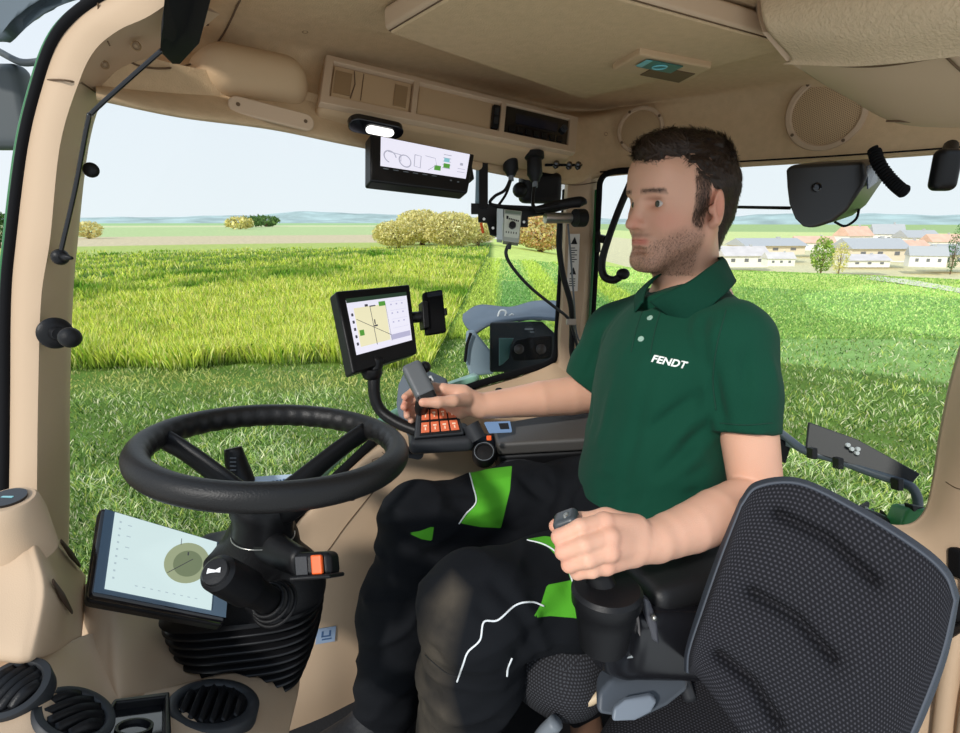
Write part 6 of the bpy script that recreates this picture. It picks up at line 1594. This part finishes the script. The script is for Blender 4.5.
# collar
rowA = pts((650,302,.945),(668,292,.918),(690,281,.905),(708,268,.925),(722,258,.985),(716,258,1.05),(690,262,1.07),(664,272,1.05),(648,287,1.02),(643,302,.975))
rowB = pts((655,306,.938),(676,303,.905),(700,291,.890),(718,275,.912),(727,264,.985),(720,262,1.07),(690,266,1.10),(660,274,1.08),(641,290,1.04),(640,305,.980))
rowC = pts((669,316,.925),(692,322,.893),(718,300,.872),(732,287,.905),(735,280,.985),(722,280,1.08),(690,278,1.12),(655,282,1.10),(636,294,1.06),(635,312,.985))
bm = BM(); patch(bm, [rowA,rowB,rowC], 60, 10); col_ = mobj('collar', bm, mat('collar_green', s2l(7,56,42), .9, bump=.6, bscale=600, spec=.2), shirt, smooth=True, solid=.003, soff=0)

# ---- trousers
Tf = Field(Vector((-.42,.40,1.40)), Vector((.55,1.50,2.30)), .0046)
HN, HFa = P(655,566,.95), P(622,503,1.13)
Tf.ell(P(640,508,1.03),(.13,.19,.085),.0)
KN, KF = P(478,606,.795), P(422,524,1.045)
Tf.chain([HN, P(562,590,.865), KN], [.092,.080,.073], .03)
Tf.chain([KN, P(472,670,.855), P(452,745,.95)], [.073,.074,.062], .03)
Tf.ell(KN+Vector((-.005,-.005,.0)),(.072,.070,.070),.03)
Tf.chain([HFa, P(515,508,1.10), KF], [.098,.080,.073], .03)
Tf.chain([KF, P(401,610,1.045), P(386,706,1.08)], [.073,.072,.060], .03)
Vt, Qt = Tf.mesh(); Vt = relax(Vt, Qt, 2); mt_ = np_mesh('trousers', Vt, Qt); nt_ = vnormals(mt_); dt = np.zeros(len(Vt))
for a_, b_, am, wd in (((500,580,.72),(530,640,.75),-.008,.010),((520,600,.74),(545,650,.78),.006,.010),((480,610,.70),(520,655,.75),-.007,.010),((445,640,.75),(500,660,.76),-.006,.009),((430,660,.78),(500,680,.78),.006,.010),((440,690,.80),(500,720,.8),-.006,.010),
    ((445,575,.74),(520,565,.76),.004,.014),((430,490,1.0),(500,480,1.02),-.004,.012),((520,470,1.03),(560,520,.98),-.007,.011),((545,470,1.03),(580,520,.96),.006,.011),((400,530,.97),(435,560,.97),-.008,.010),((380,560,.98),(430,590,1.0),-.006,.010),((370,600,1.0),(425,640,1.02),.006,.012),((365,650,1.04),(415,680,1.06),-.006,.010),((590,490,.98),(640,530,.9),-.006,.010),((600,530,.88),(560,590,.8),-.006,.010),((455,505,.99),(520,545,1.0),-.006,.012)):
    ia = np.argmin(((Vt-np.array(P(*a_)))**2).sum(1)); ib = np.argmin(((Vt-np.array(P(*b_)))**2).sum(1)); dt += linefold(Vt, Vt[ia], Vt[ib], am*1.5, wd)
rdg = 1-np.abs(vnoise(Vt*np.array([.8,.8,1.5])+.02*vnoise(Vt,20,3)[:,None], 34, 2))*2.2
dt += .0050*np.clip(rdg,-.5,1)+.0016*vnoise(Vt, 66, 5)
Vt = Vt + nt_*dt[:,None]
# cloth panels: signed distance of each vertex to the sewn panel outlines
rel = Vt-np.array(CAM); zz = rel@np.array(FWD); pxv = CX+FPX*(rel@np.array(RT))/zz; pyv = CY-FPX*(rel@np.array(UP))/zz
def sdpoly(poly, x, y):
    n = len(poly); d = np.full(len(x), 1e9); ins = np.zeros(len(x), bool)
    for i in range(n):
        ax,ay = poly[i]; bx,by = poly[(i+1)%n]; vx,vy = bx-ax,by-ay
        t = np.clip(((x-ax)*vx+(y-ay)*vy)/(vx*vx+vy*vy),0,1); d = np.minimum(d, np.hypot(x-ax-t*vx,y-ay-t*vy))
        c = ((ay > y) != (by > y)) & (x < (bx-ax)*(y-ay)/(by-ay+1e-12)+ax); ins ^= c
    return np.where(ins, d, -d)
front_ = (nt_*(-rel)).sum(1) > -.01*0
def nearleg(z): return z < .93
sg_ = np.full(len(Vt), -20.0)
for poly, lo_, hi_ in ((((469,471),(512,466),(510,490),(501,528),(480,527),(459,523),(476,503),(473,485)),.90,1.2),(((408,533),(420,531),(434,526),(432,541),(421,539)),.90,1.2),
    (((527,539),(545,536),(572,540),(600,560),(612,620),(575,590),(565,565),(548,547)),.5,.92),(((533,618),(541,604),(547,585),(572,580),(600,590),(600,625),(575,618),(550,616)),.5,.92)):
    sdv = np.where((zz>lo_)&(zz<hi_), sdpoly(poly,pxv,pyv), -20); sg_ = np.maximum(sg_, sdv)
kn_ = np.maximum(sdpoly(((425,600),(452,572),(470,590),(458,640),(450,690),(470,760),(390,760)),pxv,pyv), -20); kn_ = np.where(zz<.93, kn_, -20)
att = np.stack([np.clip(sg_/20,-1,1)*.5+.5, np.clip(kn_/20,-1,1)*.5+.5, np.zeros(len(Vt))],1)
m = bpy.data.materials.new('work_trousers'); m.use_nodes = True; nt = m.node_tree; N = nt.nodes; L_ = nt.links; b = N['Principled BSDF']; b.inputs['Roughness'].default_value=.85; b.inputs['Specular IOR Level'].default_value=.15
a = N.new('ShaderNodeAttribute'); a.attribute_name='tone'; sp = N.new('ShaderNodeSeparateColor'); L_.new(a.outputs['Color'], sp.inputs[0])
def mr_n(src, lo_, hi_):
    q_ = N.new('ShaderNodeMapRange'); q_.inputs[1].default_value=lo_; q_.inputs[2].default_value=hi_; L_.new(src, q_.inputs[0]); return q_.outputs[0]
g1 = mr_n(sp.outputs[0], .495, .505); k1 = mr_n(sp.outputs[1], .38, .85)
tc = N.new('ShaderNodeTexCoord'); nz_ = N.new('ShaderNodeTexNoise'); nz_.inputs['Scale'].default_value=14; nz_.inputs['Detail'].default_value=6; L_.new(tc.outputs['Object'], nz_.inputs['Vector'])
km = N.new('ShaderNodeMath'); km.operation='MULTIPLY'; L_.new(k1, km.inputs[0]); L_.new(mr_n(nz_.outputs['Fac'],.15,.6), km.inputs[1])
m1 = N.new('ShaderNodeMix'); m1.data_type='RGBA'; m1.inputs[6].default_value=(*s2l(18,20,24),1); m1.inputs[7].default_value=(*s2l(72,66,58),1); L_.new(km.outputs[0], m1.inputs[0])
m2 = N.new('ShaderNodeMix'); m2.data_type='RGBA'; L_.new(m1.outputs[2], m2.inputs[6]); m2.inputs[7].default_value=(*s2l(84,168,44),1); L_.new(g1, m2.inputs[0]); L_.new(m2.outputs[2], b.inputs['Base Color'])
nb2 = N.new('ShaderNodeTexNoise'); nb2.inputs['Scale'].default_value=700; L_.new(tc.outputs['Object'], nb2.inputs['Vector']); bpn = N.new('ShaderNodeBump'); bpn.inputs['Strength'].default_value=.35; bpn.inputs['Distance'].default_value=.001; L_.new(nb2.outputs['Fac'], bpn.inputs['Height']); L_.new(bpn.outputs[0], b.inputs['Normal'])
tr_ = mobj('trousers', np_mesh('trousers', Vt, Qt, cols=att), m, man)
bpy.context.view_layer.update(); TB = bvh_of(tr_)
pip = mat('reflective_piping', s2l(226,230,232), .4)
drape('white_piping', TB, [(469,471),(473,486),(476,502),(466,514),(459,524)], .0014, pip, tr_)
drape('white_piping', TB, [(527,540),(543,544),(556,552),(567,566),(574,586)], .0013, pip, tr_)
drape('white_piping', TB, [(457,682),(463,665),(468,652),(480,640),(484,622),(498,620),(516,605),(532,602),(544,606)], .0013, pip, tr_, n=90)
drape('white_piping', TB, [(512,658),(508,668),(507,676)], .0015, pip, tr_)
drape('knee_seam', TB, [(425,655),(445,672),(460,678)], .0009, mat('trouser_seam', (.01,.01,.01), .9), tr_)
# boots
def boot(a, toe, name='boot'):
    lo_ = Vector([min(a[i],toe[i])-.09 for i in range(3)]); hi_ = Vector([max(a[i],toe[i])+.09 for i in range(3)])
    hi_.z = a.z+.08
    def bt(f):
        f.cone(a+Vector((0,0,.05)), Vector((a.x,a.y,fz+.07)), .056,.050,.0); f.cone(Vector((a.x,a.y,fz+.055)), Vector((toe.x,toe.y,fz+.045)), .050,.040,.03)
        f.cut((0,0,fz+.008),(0,0,-1))
    return sdf(name, mat('boot_black', (.012,.013,.016), .7, bump=1, bscale=80), lo_, hi_, .005, bt, man, relaxn=2)
an = P(452,745,.95); an.z = max(an.z, fz+.12); boot(an, an+Vector((-.17,-.05,0)))
af = P(386,706,1.08); boot(Vector((af.x,af.y,max(af.z,fz+.1))), Vector((af.x-.15,af.y-.10,af.z)))

# ================================================================= tractor parts seen outside the glass
root = empty('front_mudguard', P(510,330,2.1), 'curved slate grey front mudguard outside the windscreen corner beneath the sagging cable', 'mudguard')
bm = BM(); patch(bm, [pts((464,316,2.3),(480,307,2.32),(510,309,2.34),(535,303,2.36),(562,303,2.38)), pts((464,324,2.15),(480,318,2.15),(510,316,2.15),(535,313,2.15),(562,314,2.15)), pts((474,336,2.02),(490,326,2.02),(512,322,2.0),(535,320,2.0),(562,322,2.0))], 40, 10); mobj('top_skin', bm, slate, root, smooth=True, solid=.01)
bm = BM(); prism(bm, pts((466,330,2.0),(474,330,2.0),(492,352,2.0),(494,374,2.0),(470,376,2.0),(465,360,2.0)), FWD*.05); mobj('side_panel', bm, mat('panel_pale', s2l(120,136,146), .4), root, bevel=.01)
bm = BM(); tube(bm, pts((471,333,1.98),(467,345,1.98),(465,362,1.98)), .006, 6, 10); mobj('edge_rubber', bm, blackm, root)
bm = BM(); tube(bm, pts((497,321,2.1),(500,311,2.1),(506,312,2.1),(504,321,2.1),(512,314,2.1),(514,321,2.1)), .004, 6, 30); mobj('wire_clips', bm, lgrey, root)
bm = BM(); tube(bm, pts((518,321,2.1),(530,319,2.1),(540,320,2.1),(543,317,2.1)), .004, 6, 30); mobj('dark_wire', bm, blackm, root)
bm = BM(); a_ = P(512,350,2.1); tube(bm, [a_, Vector((a_.x,a_.y,0))], .03, 8); mobj('stay', bm, blackm, root)
root = empty('tool_box', P(525,345,1.8), 'black box housing with recessed round lamps outside the lower windscreen corner', 'box')
q = Qd(P(490,322,1.85), P(556,334,1.95), P(490,372,1.85), P(556,372,1.95))
bm = BM(); prism(bm, pts((490,322,1.85),(542,321,2.05),(556,334,2.0),(556,372,1.95),(490,372,1.85)), FWD*.06); mobj('case', bm, mat('box_black', (.005,.008,.009), .55, spec=.2), root, bevel=.008)
bm = BM(); prism(bm, pts((499,338,1.83),(514,338,1.84),(511,345,1.84),(509,358,1.84),(503,364,1.83),(499,366,1.83)), FWD*.01); mobj('teal_panel', bm, mat('teal_dark', s2l(54,92,92), .3), root, bevel=.002)
bm = BM(); prism(bm, pts((516,340,1.82),(530,337,1.83),(553,335,1.86),(553,358,1.86),(530,360,1.83),(514,361,1.82),(510,352,1.82)), FWD*.03); mobj('lamp_recess', bm, blackm, root, bevel=.008)
for x_ in (519,541):
    bm = BM(); o = P(x_,349,1.81); lathe(bm, o, -FWD, [(.016,0),(.016,.006),(.010,.009),(0,.009)], 20); mobj('lamp', bm, mat('lamp_dim', s2l(44,40,42), .3), root, smooth=True, auto=40)
bm = BM(); add_box(bm, P(529,329,1.86), RT, UP, FWD, .028,.006,.006); add_box(bm, P(532,332,1.86), RT, UP, FWD, .014,.004,.006); mobj('badge', bm, mgrey, root)
# rear light bracket outside the right window
root = empty('lamp_bracket', P(860,460,1.7), 'black slanted steel plate on a bent tube outside the right rear window', 'bracket')
bm = BM(); prism(bm, pts((809,422,1.68),(857,439,1.62),(921,474,1.52),(910,486,1.52),(860,467,1.60),(806,451,1.68)), FWD*.008); pl_=mobj('plate', bm, mat('plate_black', (.012,.013,.016), .5, spec=.4), root, bevel=.003)
bm = BM(); tube(bm, pts((770,424,1.9),(790,440,1.75),(806,451,1.69),(835,459,1.65),(870,472,1.59),(905,484,1.53),(913,489,1.52),(917,497,1.52),(918,506,1.52)), .0125, 12, 60); mobj('tube', bm, mat('tube_grey', s2l(64,72,80), .4), root, smooth=True)
for x_,y_ in ((812,453),(838,463),(897,484)):
    bm = BM(); add_box(bm, P(x_,y_,1.60 if x_<850 else 1.52), RT, UP, FWD, .016,.032,.03); mobj('clamp', bm, black, root, bevel=.003)
for x_,y_ in ((848,445),(852,449),(858,449),(857,453),(868,462)):
    bm = BM(); lathe(bm, P(x_,y_,1.60), -FWD, [(.006,-.004),(.006,.003),(0,.003)], 8); mobj('bolt', bm, lgrey, root)
bm = BM(); prism(bm, pts((770,434,1.8),(792,444,1.8),(786,464,1.8),(775,455,1.8)), FWD*.02); mobj('gusset', bm, blackm, root, bevel=.004)
bm = BM(); prism(bm, pts((772,424,1.85),(806,448,1.75),(800,451,1.75),(772,441,1.85)), FWD*.005); mobj('glass_wedge', bm, mat('wedge_grey', s2l(130,142,138), .4), root)
root = empty('rear_fender', P(915,515,1.5), 'bright green painted fender bracket with black clamp at the bottom of the right window', 'fender')
bm = BM(); prism(bm, pts((908,508,1.45),(933,510,1.42),(936,534,1.42),(900,536,1.45),(902,522,1.45)), FWD*.06); mobj('panel', bm, greenp, root, bevel=.008)
bm = BM(); prism(bm, pts((912,505,1.44),(927,508,1.44),(924,515,1.44),(914,512,1.44)), FWD*.03); mobj('clamp', bm, black, root, bevel=.003)
for i in range(14):
    a = rng.uniform(862,905); y_ = 505+(a-862)*.45+rng.uniform(0,14); bm = BM(); add_box(bm, P(a,y_,1.5+.05*rng.uniform()), Vector(rng.normal(0,1,3)).normalized(), UP, FWD, .03,.014,.012)
    mobj('hydraulic_fitting', bm, [greenp, dgrey, black, mgrey][i%4], root, bevel=.002)
bm = BM(); a_ = P(918,530,1.48); tube(bm, [a_, Vector((a_.x,a_.y,0))], .03, 8); mobj('stay', bm, blackm, root)
bm = BM(); tube(bm, pts((862,512,1.5),(880,518,1.5),(896,530,1.5),(910,533,1.5)), .012, 8, 12); mobj('hose', bm, black, root, smooth=True)
